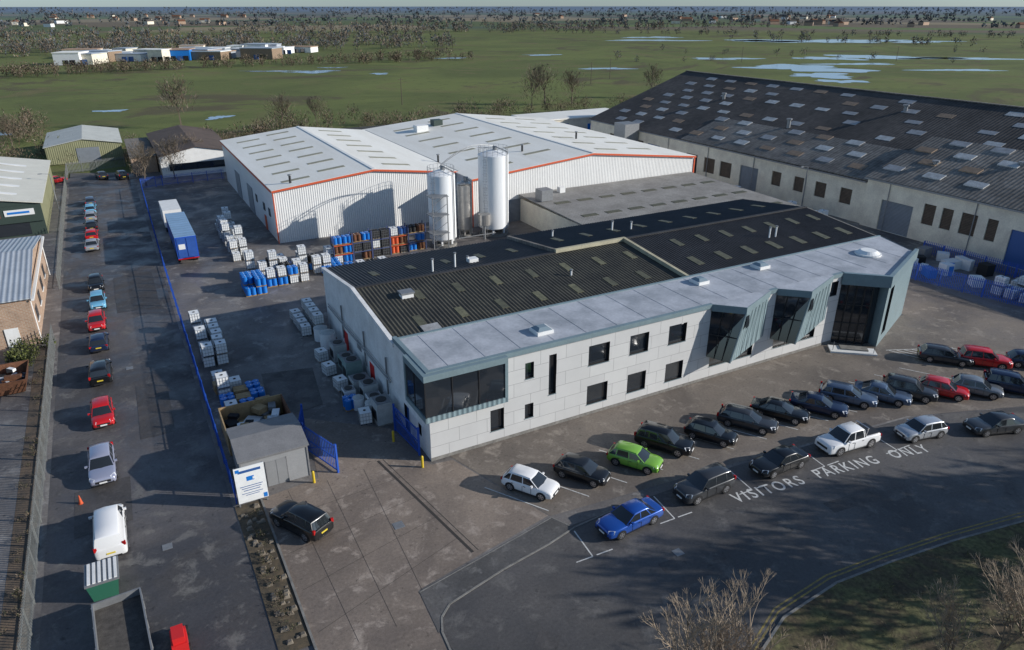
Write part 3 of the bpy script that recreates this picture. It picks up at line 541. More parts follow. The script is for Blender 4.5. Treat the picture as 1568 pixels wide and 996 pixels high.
mb.box(-35.4,-34.2,83.5,83.59,3.5,4.0,plw)
mb.box(-40,-30,83.9,83.99,.3,2.1,glass)
for j in range(5): mb.hexa([(-36,88+j*6,6.55),(-31,88+j*6,5.45),(-31,89.2+j*6,5.45),(-36,89.2+j*6,6.55)],[(-36,88+j*6,6.6),(-31,88+j*6,5.5),(-31,89.2+j*6,5.5),(-36,89.2+j*6,6.6)],plw)
mb.build('green_trade_unit')
mb=MB(); shedb(mb,-29.8,-15,143.5,166,3.7,5,olive,olive,M('pale_grey_roof',(.60,.61,.56),.6,.1,.4,corr=('Y',.6,.2)),'y'); mb.box(-24,-19.5,143.4,143.49,0,3.2,shutter); mb.build('olive_workshop')
mb=MB(); shedb(mb,-9,5,118,150,4.2,5.6,white,brick,M('brown_felt_roof',(.11,.08,.065),.9,.2,.4),'y'); mb.box(-7.5,4,117.9,117.99,1.2,2.6,glass); mb.box(-14,-9.3,125,150,0,3.2,brick); mb.box(-14.2,-9.2,124.8,150.2,3.2,3.45,asb2); mb.build('brick_unit')
# ---------------------------------------------------------------- fences
def palisade(name,pts,h,m,sp=.2,w=.09,base=None):
    mb=MB()
    for p,q in zip(pts,pts[1:]):
        L=math.hypot(q[0]-p[0],q[1]-p[1]); a=math.atan2(q[1]-p[1],q[0]-p[0]); n=int(L/sp); cx,cy=(p[0]+q[0])/2,(p[1]+q[1])/2
        for z in (.35,h-.4): mb.obox(cx,cy,z,L,.045,.05,a,m)
        for i in range(n): t=(i+.5)/n; mb.obox(p[0]+(q[0]-p[0])*t,p[1]+(q[1]-p[1])*t,.06,w,.015,h-.06,a,m)
        for i in range(int(L/2.75)+1): t=min(1,i*2.75/L); mb.obox(p[0]+(q[0]-p[0])*t,p[1]+(q[1]-p[1])*t,0,.1,.1,h-.1,a,m)
    return mb.build(name)
palisade('palisade_fence',[(-26,-16),(-25.9,38.5)],2.2,fencem,.22,.055)
palisade('palisade_fence',[(-25.9,56),(-26,84),(-26,132)],2.0,fencem,.28,.06)
palisade('palisade_fence',[(-26,132),(-15,134)],2.2,fencem,.25,.1)
palisade('blue_security_fence',[(-14,1.8),(-13.9,60),(-13.5,109),(-9.7,110.3),(1.8,111)],2.1,bluefence,.22,.05)
palisade('blue_security_fence',[(68.6,14),(69.5,7.5),(71,0),(74,-14)],2.3,bluefence,.2,.08)
palisade('blue_security_fence',[(80.5,14),(81.5,2),(83,-12)],1.9,bluefence,.25,.08)
def gate(name,p,q,h=2.3):
    mb=MB(); L=math.hypot(q[0]-p[0],q[1]-p[1]); a=math.atan2(q[1]-p[1],q[0]-p[0]); cx,cy=(p[0]+q[0])/2,(p[1]+q[1])/2
    for z in (.15,h*.5,h-.1): mb.obox(cx,cy,z,L,.06,.08,a,bluefence)
    for i in range(int(L/.22)+1): t=i*.22/L; mb.obox(p[0]+(q[0]-p[0])*t,p[1]+(q[1]-p[1])*t,.1,.035,.035,h,a,bluefence)
    mb.tube((p[0],p[1],.2),(q[0],q[1],h-.1),.035,bluefence,4)
    for r_ in (p,q): mb.obox(r_[0],r_[1],0,.14,.14,h+.2,a,bluefence)
    return mb.build(name)
gate('blue_gate',(-8.1,6.2),(-6.7,2.0)); gate('blue_gate',(-8.3,6.8),(-7.4,9.4),2.1); gate('blue_gate',(-.5,1.2),(-.9,5.5))
for x,y in ((-.9,-.4),(-8.6,1.6),(-1.6,4.0)):
    mb=MB(); mb.cyl(x,y,.1,0,.95,bollard,12); mb.cyl(x,y,.1,.95,1.02,bollard,12,.04); mb.build('yellow_bollard')
mb=MB()
mb.box(-13.9,-11.9,1.1,1.16,.35,3.2,ibcw)
for x in (-13.85,-12.0): mb.box(x-.05,x+.05,1.165,1.25,0,3.2,galv)
for i,(w,z,h) in enumerate(((1.5,2.75,.2),(.5,2.05,.35),(1.5,1.62,.05),(1.3,1.45,.05),(1.1,1.27,.05),(1.4,1.05,.04),(.9,.9,.04))): mb.box(-12.9-w/2,-12.9+w/2,1.09,1.099,z,z+h,bluepl if i in (1,) else blued)
mb.box(-12.75,-12.6,1.08,1.0895,2.12,2.3,ibcw)
mb.box(-12.2,-11.95,1.085,1.0995,.4,.75,bluepl); mb.box(-13.8,-13.55,1.085,1.0995,2.85,3.1,bluepl)
mb.build('company_sign')
mb=MB(); gsh=M('grey_shed_cladding',(.30,.305,.31),.6,.06,1.)
mb.poly([(-13.3,2.7,0),(-8.6,2.7,0),(-8.6,2.7,2.7),(-13.3,2.7,2.7)],gsh); mb.poly([(-8.6,7.4,0),(-13.3,7.4,0),(-13.3,7.4,2.7),(-8.6,7.4,2.7)],gsh)
mb.poly([(-8.6,2.7,0),(-8.6,7.4,0),(-8.6,7.4,2.7),(-8.6,5.05,3.15),(-8.6,2.7,2.7)],gsh); mb.poly([(-13.3,7.4,0),(-13.3,2.7,0),(-13.3,2.7,2.7),(-13.3,5.05,3.15),(-13.3,7.4,2.7)],gsh)
gr=M('grey_shed_roof',(.21,.21,.215),.7,.12,1.)
for a,za,b,zb_ in ((2.5,2.68,5.05,3.17),(5.05,3.17,7.6,2.68)): mb.hexa([(-13.45,a,za),(-8.45,a,za),(-8.45,b,zb_),(-13.45,b,zb_)],[(-13.45,a,za+.08),(-8.45,a,za+.08),(-8.45,b,zb_+.08),(-13.45,b,zb_+.08)],gr)
shd=M('shed_door',(.25,.255,.26),.6,.05,1.)
mb.box(-11.6,-10.9,2.66,2.695,.02,2.1,shd); mb.box(-10.87,-10.17,2.66,2.695,.02,2.1,shd); mb.box(-8.59,-8.55,3.2,3.7,1.6,2.2,plw); mb.box(-11.65,-11.6,2.65,2.695,.02,2.15,gr); mb.box(-10.17,-10.12,2.65,2.695,.02,2.15,gr)
mb.box(-13.35,-8.55,2.64,2.695,2.5,2.68,gr); mb.box(-8.66,-8.55,2.64,2.695,0,2.5,gr); mb.box(-13.35,-13.24,2.64,2.695,0,2.5,gr)
mb.build('grey_storage_shed')
# ---------------------------------------------------------------- yard goods
def ibc(mb,x,y,z,a=0,m=None,det=True):
    m=m or ibcw; mb.obox(x,y,z+.14,.96,1.14,.96,a,m); mb.obox(x,y,z,1.0,1.2,.05,a,galv); c,s_=math.cos(a),math.sin(a)
    for u in (-.4,0,.4): mb.obox(x+c*u,y+s_*u,z+.05,.12,1.18,.09,a,wood if (int(x*7)%2) else black)
    mb.cyl(x,y,.12,z+1.1,z+1.14,black,8)
    if det:
        for u in (-.5,-.25,0,.25,.5):
            for v in (-.6,.6): mb.obox(x+c*u-s_*v,y+s_*u+c*v,z+.1,.02,.02,1.0,a,galv)
        for v in (-.3,0,.3):
            for u in (-.5,.5): mb.obox(x+c*u-s_*v,y+s_*u+c*v,z+.1,.02,.02,1.0,a,galv)
        for k in (.45,.8,1.1):
            for v in (-.6,.6): mb.obox(x-s_*v,y+c*v,z+k,1.0,.02,.02,a,galv)
            for u in (-.5,.5): mb.obox(x+c*u,y+s_*u,z+k,.02,1.2,.02,a,galv)
        mb.obox(x+c*.5,y+s_*.5,z+.55,.03,.35,.3,a,plw if R.random()<.6 else bluepl)
def drum(mb,x,y,z,m=bluepl,r=.29,h=.88):
    mb.cyl(x,y,r,z,z+h,m,14)
    for k in (.02,.3,.58,h-.05): mb.cyl(x,y,r+.015,z+k,z+k+.04,m,14)
    mb.cyl(x+.1,y,.05,z+h,z+h+.03,plw,6)
def pallet(mb,x,y,z,a=0):
    mb.obox(x,y,z,1.2,1.0,.03,a,wood); mb.obox(x,y,z+.11,1.2,1.0,.03,a,wood)
    for v in (-.42,0,.42): mb.obox(x-math.sin(a)*v,y+math.cos(a)*v,z+.03,1.2,.1,.08,a,wood)
def drums4(mb,x,y,z,m=bluepl):
    pallet(mb,x,y,z)
    for u in (-.3,.3):
        for v in (-.3,.3): drum(mb,x+u,y+v,z+.14,m)
mb=MB()
for i in range(7):
    for j in range(2):
        for k in range(R.choice((1,2,2))): ibc(mb,-12.6+j*1.2+R.uniform(-.08,.08),25.2+i*1.5+R.uniform(-.1,.1),k*1.17,R.uniform(-.06,.06))
mb.build('ibc_tank_stack')
mb=MB()
for i in range(9):
    for j in range(3):
        t=R.random()
        x=-4.3+i*1.3+R.uniform(-.1,.1); y=46.2+j*1.5+i*.1
        if t<.6:
            for k in range(R.choice((1,2,2,3) if j else (1,2))): ibc(mb,x,y,k*1.17,R.uniform(-.05,.05))
        elif t<.9:
            for k in range(R.choice((1,2))): drums4(mb,x,y,k*1.03,R.choice((bluepl,bluepl,bluepl,black)))
mb.build('ibc_and_drum_stack')
mb=MB()
for i in range(6):
    if i in (0,1): [drums4(mb,-5.6+i*1.3,42.6+j*1.25,k*1.03) for j in range(3) for k in range(R.choice((1,2)))]
    else:
        for j in range(2): (ibc(mb,-5.4+i*1.35,44.6,j*1.17) if R.random()<.6 else drums4(mb,-5.4+i*1.35,44.6,j*1.1))
for i in range(6): (drums4(mb,4.5+i*1.5,45.6+R.uniform(-.3,.3),0,R.choice((bluepl,black,bluepl))) if R.random()<.6 else ibc(mb,4.5+i*1.5,45.5,0))
mb.build('drum_pallets')
mb=MB(); frame=Msimple('rack_steel',(.06,.08,.18),.5)
for b_ in range(5):
    x0=6.5+b_*2.7; y0=48.8+b_*.12
    for x in (x0,x0+2.6):
        for y in (y0,y0+1.2): mb.box(x-.05,x+.05,y-.05,y+.05,0,3.9,frame)
    for z in (1.15,2.45):
        mb.box(x0,x0+2.6,y0-.05,y0+.02,z,z+.1,orange if b_%3==0 else frame); mb.box(x0,x0+2.6,y0+1.15,y0+1.25,z,z+.12,frame)
    for z in (0,1.28,2.58):
        for u in (.65,1.95):
            if R.random()<.85:
                if R.random()<.75: drums4(mb,x0+u,y0+.6,z,R.choice((bluepl,bluepl,bluepl,black,blued,rust,orange)))
                else: ibc(mb,x0+u,y0+.6,z,m=R.choice((ibcw,black)))
mb.build('drum_rack')
mb=MB()
for i in range(8):
    for j in range(2):
        for k in range(R.choice((1,2,2,3))): ibc(mb,-4.8+j*1.25+R.uniform(-.1,.1),57+i*2.3+R.uniform(-.3,.3),k*1.17,R.uniform(-.1,.1))
mb.build('ibc_tank_stack')
mb=MB()
for i in range(4):
    for k in range(2): ibc(mb,-1.3,27.6+i*1.5,k*1.17)
    ibc(mb,-2.6,28+i*1.5,0,R.uniform(-.1,.1))
for i in range(5): ibc(mb,R.uniform(-3.2,-2.6),8+i*3.3,0,R.uniform(-.3,.3)) if i!=1 else drums4(mb,-3.0,10.8,0)
mb.build('ibc_tank_stack')
mb=MB()
for x,y,m in ((-12.3,17.9,0),(-11,17.4,1),(-9.9,17.6,2),(-12.4,19.4,1),(-11.2,19,0),(-12.3,16.2,2),(-11.0,15.9,1),(-9.8,16,2),(-12.4,21,0),(-12.2,14.6,0),(-10.9,14.5,2),(-9.6,14.4,1)):
    if m==0: ibc(mb,x,y,0); (ibc(mb,x,y,1.17) if R.random()<.4 else None)
    elif m==1:
        for k in range(6): pallet(mb,x,y,k*.15,R.uniform(-.1,.1))
        if R.random()<.6: mb.obox(x,y,.9,1.0,.8,.5,.1,bluepl)
    else: drums4(mb,x,y,0)
mb.build('pallets_and_drums')
mb=MB()
mb.box(-13.4,-8.3,8.1,8.2,0,1.9,wood); mb.box(-13.4,-8.3,12.6,12.7,0,1.9,wood); mb.box(-13.4,-13.3,8.2,12.6,0,1.9,wood); mb.box(-8.4,-8.3,8.2,12.6,0,1.9,rust); mb.box(-13.3,-8.4,8.2,12.6,.02,.08,dark)
for i in range(34): mb.obox(R.uniform(-12.8,-9),R.uniform(8.8,12.1),R.uniform(.08,1.3),R.uniform(.4,1.6),R.uniform(.3,1),R.uniform(.1,.5),R.uniform(0,3),R.choice((wood,galv,dark,ibcw,wood,greyroof)))
mb.build('waste_enclosure')
mb=MB(); pg=M('plant_grey',(.48,.50,.49),.5,.12,2.); pgg=M('plant_green',(.25,.36,.34),.5,.1,2.)
for x,y,lx,ly,h,m in ((-1.2,20.6,1.3,1.6,1.7,pg),(-1.1,18.2,1.2,1.8,1.3,pgg),(-1.2,16,1.5,1.4,1.9,pgg),(-1.3,13.5,1.6,1.6,1.2,pg),(-1.1,11.5,1.3,1.3,1.6,pg),(-1.2,9.6,1.2,1.5,1.2,ibcw),(-1.3,7.5,1.3,1.7,1.9,pg),(-2.7,12.3,1,1,1,ibcw)):
    mb.obox(x,y,.1,lx,ly,h,0,m); mb.obox(x,y,0,lx+.1,ly+.1,.1,0,kerbm); mb.obox(x,y,h+.1,lx*.9,ly*.9,.05,0,galv); mb.cyl(x,y,min(lx,ly)*.35,h+.15,h+.2,blk2,14); mb.obox(x-lx/2-.01,y,.4,.03,ly*.7,h*.5,0,blk2)
for x,y,r,h in ((-1.8,9.0,.45,1.2),(-2.4,10.4,.5,1.1),(-1.3,24,.8,1.6),(-1.5,26,.7,1.4)): mb.cyl(x,y,r,0,h,ibcw,18); mb.cyl(x,y,r,h,h+.2,pg,18,.2)
for y in (9,15,22): mb.tube((-.15,y,1.5),(-.15,y,5),.08,galv,6)
mb.tube((-.2,8,3.1),(-.2,27,3.1),.07,galv,6); mb.tube((-.2,8,3.4),(-.2,27,3.4),.05,galv,6)
mb.build('plant_equipment')
mb=MB()
for i in range(6):
    for j in range(4):
        if R.random()<.8:
            for k in range(R.choice((1,1,2))): ibc(mb,73.6+i*1.25,-5+j*1.5+R.uniform(-.2,.2),k*1.17)
for i in range(22): mb.obox(R.uniform(71.5,80),R.uniform(2.5,15),0,R.uniform(1,2.2),R.uniform(.8,1.6),R.uniform(.5,1.6),R.uniform(0,3),R.choice((plw,ibcw,ibcw,galv,bluepl,wood,black)))
mb.build('ibc_tank_stack')
mb=MB()
for i in range(14):
    for j in range(3):
        t=R.random(); x=77.2+j*1.5; y=31+i*2.1
        if t<.5:
            for k in range(R.choice((1,2))): ibc(mb,x,y,k*1.17,det=False)
        elif t<.85: drums4(mb,x,y,0,R.choice((bluepl,rust,black)))
mb.build('ibc_and_drum_stack')
mb=MB()
for i in range(16): 
    for k in range(R.choice((1,2,3))): ibc(mb,48+i*1.3,113+R.uniform(-.5,.5),k*1.17,det=False,m=R.choice((ibcw,ibcw,bluepl,dkgreen)))
mb.cyl(76,114,1.6,0,5.5,ibcw,18); mb.cyl(80,115,1.6,0,5.5,ibcw,18); mb.build('storage_tanks')
mb=MB(); b0=[(-30.5,27),(-27.6,27),(-27.6,31.5),(-30.5,31.5)]
cx,cy=-29.05,29.25
def ring(s_,z): return [(cx+(x-cx)*s_,cy+(y-cy)*s_,z) for x,y in b0]
for i in range(4):
    j=(i+1)%4; B_=ring(.75,.1);T_=ring(1,1.5);Ti=ring(.95,1.5);Bi=ring(.72,.2)
    mb.poly([B_[i],B_[j],T_[j],T_[i]],rust); mb.poly([Bi[j],Bi[i],Ti[i],Ti[j]],rust); mb.poly([T_[i],T_[j],Ti[j],Ti[i]],rust)
mb.poly(ring(.72,.2),dark); mb.poly(ring(.75,.1)[::-1],rust)
for i in range(24): mb.obox(cx+R.uniform(-1,1),cy+R.uniform(-1.6,1.6),R.uniform(.2,1.1),R.uniform(.3,1.4),R.uniform(.2,.6),R.uniform(.1,.5),R.uniform(0,3),R.choice((galv,dark,rust,ibcw,greyroof)))
mb.build('rusty_skip')
# ---------------------------------------------------------------- vehicles
def paint(name,c,metal=.3,rough=.28): return M(name,c,rough,0,1,metal,coat=.8)
P=dict(white=paint('paint_white',(.8,.8,.8),0),black=paint('paint_black',(.010,.011,.013)),dgrey=paint('paint_dark_grey',(.045,.048,.053)),silver=paint('paint_silver',(.48,.5,.53),.5),lav=paint('paint_lavender_silver',(.42,.44,.56),.4),
 red=paint('paint_red',(.55,.012,.014),.1),blue=paint('paint_blue',(.012,.08,.38),.3),navy=paint('paint_navy',(.015,.028,.07)),green=paint('paint_green',(.20,.44,.05),.1),lblue=paint('paint_light_blue',(.18,.48,.7),.2),grey=paint('paint_grey',(.22,.23,.24),.5),bgrey=paint('paint_blue_grey',(.10,.14,.21),.4))
base_paint=P['grey']
def car_mesh(name,L,W,H,belt,hood,base,top,rear='hatch',wb=None,solid=False,nose=.62,tail=.75,wr=.33,bed=None):
    w=W/2; h2=L/2; wb=wb or L*.6; xs0,xs1=base[0],base[-1]; xr,xf=-wb/2,wb/2
    tb=belt
    st=[(-h2,.42,tail+.0,w*.84,.93),(-h2+.03,.30,tail+.14,w*.92,.92),(-h2+.16,.24,tb-.01,w*.96,.9),(xr-.35,.22,tb,w*.99,.88),(xr,.22,tb+.01,w*1.0,.87),(xr+.45,.2,belt+.01,w*.985,.87),(-.1,.19,belt,w*.98,.88),
        (xf-.5,.19,belt-.02,w*.985,.87),(max(xs1+.06,xf-.2),.2,belt-.04,w*1.0,.86),(xf+.1,.21,(belt+hood)/2+.0,w*1.0,.84),(xf+.42,.22,hood,w*.97,.83),(h2-.16,.24,hood-.07,w*.93,.82),(h2-.03,.26,hood-.15,w*.86,.84),(h2,.32,hood-.26,w*.76,.87)]
    bm=bmesh.new(); rings=[]
    for x,zb_,zt,ww,df in st:
        zs=zt-.10; half=[(0,zb_),(ww*.9,zb_),(ww*.985,zb_+.08),(ww,zb_+(zs-zb_)*.5),(ww*.975,zs-.02),(ww*.945,zs+.04),(ww*df,zt),(ww*.4,zt+.03),(0,zt+.04)]
        pts=[(x,-y,z) for y,z in half]+[(x,y,z) for y,z in half[-2:0:-1]]
        rings.append([bm.verts.new(p) for p in pts])
    n=len(rings[0])
    for a,b in zip(rings,rings[1:]):
        for i in range(n): j=(i+1)%n; bm.faces.new((a[i],a[j],b[j],b[i]))
    bm.faces.new(rings[0][::-1]); bm.faces.new(rings[-1])
    bmesh.ops.recalc_face_normals(bm,faces=bm.faces)
    me=bpy.data.meshes.new('b'); bm.to_mesh(me); bm.free()
    o=bpy.data.objects.new('t',me); S.collection.objects.link(o); md=o.modifiers.new('s','SUBSURF'); md.levels=1
    me=bpy.data.meshes.new_from_object(o.evaluated_get(bpy.context.evaluated_depsgraph_get())); bpy.data.objects.remove(o)
    bm=bmesh.new(); bm.from_mesh(me)
    for f in bm.faces: f.material_index=0; f.smooth=True
    zb_=belt-.04; wb0=w*.90; wt=w*.72; nb=len(base)
    zt=[H-.06]+[H-.01]*(nb-2)+[H-.05]
    B0=[[bm.verts.new((x,s_*wb0,zb_)) for s_ in (-1,1)] for x in base]
    T0=[[bm.verts.new((x,s_*wt,z-.07)) for s_ in (-1,1)] for x,z in zip(top,zt)]
    ins=[.05]+[0]*(nb-2)+[-.06]
    T1=[[bm.verts.new((x+d,s_*wt*.9,z-.01)) for s_ in (-1,1)] for x,z,d in zip(top,zt,ins)]
    Tc=[bm.verts.new((x+d,0,z+.03)) for x,z,d in zip(top,zt,ins)]
    Tg0=bm.verts.new((top[0]-.05,0,zt[0]-.03)); Tg1=bm.verts.new((top[-1]+.08,0,zt[-1]-.02))
    bc0=bm.verts.new((base[0]-.07,0,zb_)); bc1=bm.verts.new((base[-1]+.17,0,zb_))
    side=[]
    def F(*v):
        f=bm.faces.new(v); f.smooth=True; f.material_index=0; return f
    for i in range(nb-1):
        side.append(F(B0[i][0],B0[i+1][0],T0[i+1][0],T0[i][0])); side.append(F(B0[i+1][1],B0[i][1],T0[i][1],T0[i+1][1]))
        F(T0[i][0],T0[i+1][0],T1[i+1][0],T1[i][0]); F(T0[i+1][1],T0[i][1],T1[i][1],T1[i+1][1])
        F(T1[i][0],T1[i+1][0],Tc[i+1],Tc[i]); F(Tc[i],Tc[i+1],T1[i+1][1],T1[i][1])
    fr=[F(B0[-1][0],bc1,Tg1,T0[-1][0]),F(bc1,B0[-1][1],T0[-1][1],Tg1)]
    F(T0[-1][0],Tg1,Tc[-1],T1[-1][0]); F(Tg1,T0[-1][1],T1[-1][1],Tc[-1])
    rr=[F(bc0,B0[0][0],T0[0][0],Tg0),F(B0[0][1],bc0,Tg0,T0[0][1])]
    F(Tg0,T0[0][0],T1[0][0],Tc[0]); F(T0[0][1],Tg0,Tc[0],T1[0][1])
    bmesh.ops.recalc_face_normals(bm,faces=list(bm.faces))
    gl=side[-2:] if solid else side
    bmesh.ops.inset_individual(bm,faces=gl,thickness=.035,use_even_offset=True)
    for f in gl: f.material_index=1
    for grp in ([fr] if solid else [fr,rr]):
        bmesh.ops.inset_region(bm,faces=grp,thickness=.045,use_even_offset=True)
        for f in grp: f.material_index=1
    me=bpy.data.meshes.new(name); bm.to_mesh(me); bm.free()
    mats=[base_paint,cglass,black,silver,headl,taill,plw,ply,blk2]
    d=MB(); d.mats=list(mats)
    for sx in (-1,1):
        x=sx*wb/2
        for sy in (-1,1):
            y0=sy*(w-.22); y1=sy*(w+.0)
            def disc(r,ya,yb,m,N=22):
                c=[(x+r*math.cos(2*math.pi*i/N),wr+r*math.sin(2*math.pi*i/N)) for i in range(N)]; d.hexa([(a,ya,b) for a,b in c],[(a,yb,b) for a,b in c],m)
            disc(wr,y0,y1,black); disc(wr*.66,y0,y1+sy*.004,blk2); disc(.06,y1,y1+sy*.02,silver,8)
            N=22
            for k in range(N):
                a0,a1=2*math.pi*k/N,2*math.pi*(k+1)/N; q=[(x+r*math.cos(t),wr+r*math.sin(t)) for t,r in ((a0,wr*.58),(a1,wr*.58),(a1,wr*.68),(a0,wr*.68))]
                d.poly([(a,y1+sy*.008,b) for a,b in q],silver)
            for k in range(5):
                a=2*math.pi*k/5+.3; ca,sa=math.cos(a),math.sin(a); r0,r1=.02,wr*.62; q=.045
                pp=[(x+r0*ca-q*sa,wr+r0*sa+q*ca),(x+r1*ca-q*1.2*sa,wr+r1*sa+q*1.2*ca),(x+r1*ca+q*1.2*sa,wr+r1*sa-q*1.2*ca),(x+r0*ca+q*sa,wr+r0*sa-q*ca)]
                d.hexa([(a_,y1+sy*.004,b) for a_,b in pp],[(a_,y1+sy*.014,b) for a_,b in pp],silver)
            A=[math.radians(t) for t in range(-16,197,12)]
            for t0,t1 in zip(A,A[1:]):
                q=[(x+r*math.cos(t),wr+r*math.sin(t)) for t,r in ((t0,wr*.9),(t1,wr*.9),(t1,wr+.06),(t0,wr+.06))]
                d.poly([(a,sy*(w-.004),max(b,.19)) for a,b in q],black)
    for sy in (-1,1):
        d.hexa([(h2-.42,sy*w*.90,hood-.12),(h2-.06,sy*w*.56,hood-.20),(h2+.0,sy*w*.60,hood-.29),(h2-.28,sy*w*.955,hood-.24)][::sy],[(h2-.46,sy*w*.87,hood-.03),(h2-.12,sy*w*.54,hood-.06),(h2-.02,sy*w*.64,hood-.17),(h2-.36,sy*w*.935,hood-.1)][::sy],headl)
        if rear in ('sedan','hatch'): d.obox(-h2+.09,sy*w*.78,tail-.03,.13,.28,.17,sy*.28,taill)
        if rear=='estate': d.obox(-h2+.08,sy*w*.84,tail-.02,.13,.18,.28,sy*.25,taill)
        d.obox(base[-1]-.42,sy*(w+.05),belt+.0,.13,.2,.13,0,base_paint); d.obox(base[-1]-.42,sy*(w-.06),belt-.02,.05,.14,.04,0,blk2)
        d.obox(h2-.06,sy*w*.62,.33,.1,.26,.09,-sy*.35,blk2)
        m_=base[len(base)//2]
        for xx in (base[-1]-.5,m_): d.obox(xx,sy*(w*.985-.004),.32,.018,.02,belt-.50,0,blk2)
        for xx in (m_+.17,m_-.8): d.obox(xx,sy*(w*.975+.002),belt-.2,.17,.03,.03,0,blk2)
        d.obox(0,sy*(w*.96-.005),.2,wb-2*wr-.12,.05,.06,0,blk2)
    d.obox(h2-.03,0,hood-.42,.1,W*.54,.17,0,blk2); d.obox(h2-.04,0,.29,.12,W*.6,.1,0,blk2); d.obox(h2+.03,0,.42,.04,.5,.11,0,plw)
    d.obox(-h2-.0,0,.56 if rear=='sedan' else .62,.04,.5,.11,0,ply); d.obox(-h2+.03,0,.3,.08,W*.6,.12,0,blk2)
    if bed:
        d.box(-h2+.12,base[0]-.12,-w*.8,w*.8,belt+.005,belt+.06,blk2)
        for a_ in (-1,1): d.hexa([(base[0]-.15,a_*.62,belt),(base[0]-.06,a_*.62,belt),(base[0]-.06,a_*.68,belt),(base[0]-.15,a_*.68,belt)],[(base[0]-.35,a_*.58,H-.15),(base[0]-.26,a_*.58,H-.15),(base[0]-.26,a_*.64,H-.15),(base[0]-.35,a_*.64,H-.15)],silver)
        d.box(base[0]-.36,base[0]-.26,-.64,.64,H-.17,H-.1,silver)
    dm=d.mesh('d'); bm=bmesh.new(); bm.from_mesh(me); bm.from_mesh(dm); me=bpy.data.meshes.new(name)
    for m in mats: me.materials.append(m)
    bm.to_mesh(me); bm.free()
    me.set_sharp_from_angle(angle=math.radians(38))
    return me
CM={}
CM['hatch']=car_mesh('hatchback',4.05,1.74,1.47,.92,.86,[-1.90,-1.3,-.25,.95],[-1.50,-1.2,-.33,.28],wb=2.5)
CM['suv']=car_mesh('suv',4.5,1.86,1.68,1.04,.98,[-2.1,-1.4,-.35,1.0],[-1.85,-1.35,-.43,.35],'estate',wb=2.68,tail=.9,wr=.36)
CM['sedan']=car_mesh('saloon',4.7,1.83,1.44,.92,.85,[-1.72,-1.15,-.25,1.0],[-1.05,-.8,-.3,.2],rear='sedan',wb=2.82)
CM['estate']=car_mesh('estate',4.75,1.84,1.48,.93,.86,[-2.15,-1.35,-.25,1.0],[-1.8,-1.3,-.33,.2],'estate',wb=2.8)
CM['van']=car_mesh('van',4.9,1.92,1.95,1.14,1.06,[-2.38,-1.2,.3,1.62],[-2.3,-1.2,.25,.95],'estate',wb=3.0,solid=True,tail=1.0,wr=.34)
CM['pickup']=car_mesh('pickup',5.25,1.88,1.78,1.08,1.04,[-1.0,-.8,.2,1.3],[-.85,-.7,.1,.62],rear='sedan',wb=3.15,tail=.85,wr=.39,bed=True)
def car(kind,x,y,deg,col,name='parked_car',sc=1):
    me=CM[kind]; o=link(name,me,(x,y,.02),math.radians(deg),scale=sc)
    o.material_slots[0].link='OBJECT'; o.material_slots[0].material=P[col]; return o
a=-57
row=[('hatch',4.9,-6.7,'white'),('hatch',9.0,-7.2,'black'),('hatch',13.4,-7.8,'green'),('suv',16.9,-7.0,'black'),('hatch',21.0,-7.8,'black'),('estate',25.0,-7.8,'dgrey'),('sedan',28.5,-8.0,'black'),('sedan',32.2,-8.9,'navy'),('estate',35.8,-9.0,'bgrey'),('sedan',38.8,-10.2,'bgrey'),('suv',41.4,-11.0,'dgrey'),('hatch',44.3,-12.3,'red'),('hatch',47.2,-13.6,'grey'),('suv',50.5,-14.8,'navy'),('estate',50.8,-8.3,'dgrey'),('suv',53.4,-10.6,'red'),('hatch',57,-13,'navy'),('estate',55,-17.5,'silver')]
for i,(k,x,y,c) in enumerate(row): car(k,x,y,a+R.uniform(-2,2)+(8 if i>=14 else 0),c)
for k,x,y,d,c in (('sedan',8.8,-13.2,184,'blue'),('suv',15.6,-12.9,181,'dgrey'),('sedan',22.7,-13.3,179,'black'),('hatch',36.2,-15.6,168,'silver'),('sedan',42.3,-18.0,161,'dgrey')): car(k,x,y,d,c)
car('pickup',29.7,-13.8,174,'white','pickup_truck')
car('suv',-10.6,-2.9,118,'black')
for k,x,y,d,c in (('hatch',-22.1,10.8+90,90,'bgrey'),('hatch',-22.1,95,90,'lblue'),('hatch',-22.1,89.8,90,'silver'),('hatch',-22.1,83.3,90,'black'),('hatch',-22.1,78,90,'red'),('sedan',-22.1,72.5,90,'silver'),('hatch',-21.9,54.3,-90,'black'),('hatch',-21.8,47.6,-90,'lblue'),('hatch',-22,41,-90,'red'),('hatch',-21.9,35.1,90,'navy'),('suv',-21.9,27.5,90,'black'),('hatch',-21.9,19,-90,'red'),('estate',-22.1,10.6,-90,'lav'),('hatch',-27.9,123,40,'red'),('hatch',-19.9,123.5,100,'dgrey'),('suv',-16.3,121.5,100,'black')): car(k,x,y,d+R.uniform(-2,2),c)
car('van',-21.8,1.9,90,'white','white_van')
mb=MB(); cab=P['red']
mb.box(-1.25,1.25,-3.6,2.6,.75,.95,blk2)
for x0,x1,y0,y1 in ((-1.25,-1.17,-3.6,2.6),(1.17,1.25,-3.6,2.6),(-1.17,1.17,-3.6,-3.52),(-1.17,1.17,2.52,2.6)): mb.box(x0,x1,y0,y1,.95,1.6,galv)
for i in range(8): mb.box(-1.28 if i%2 else 1.25,-1.25 if i%2 else 1.28,-3.4+i*.8,-3.32+i*.8,.95,1.6,galv)
mb.box(-1.16,1.16,-3.5,2.5,.955,1.15,M('aggregate_load',(.1,.09,.08),.9,.3,3.))
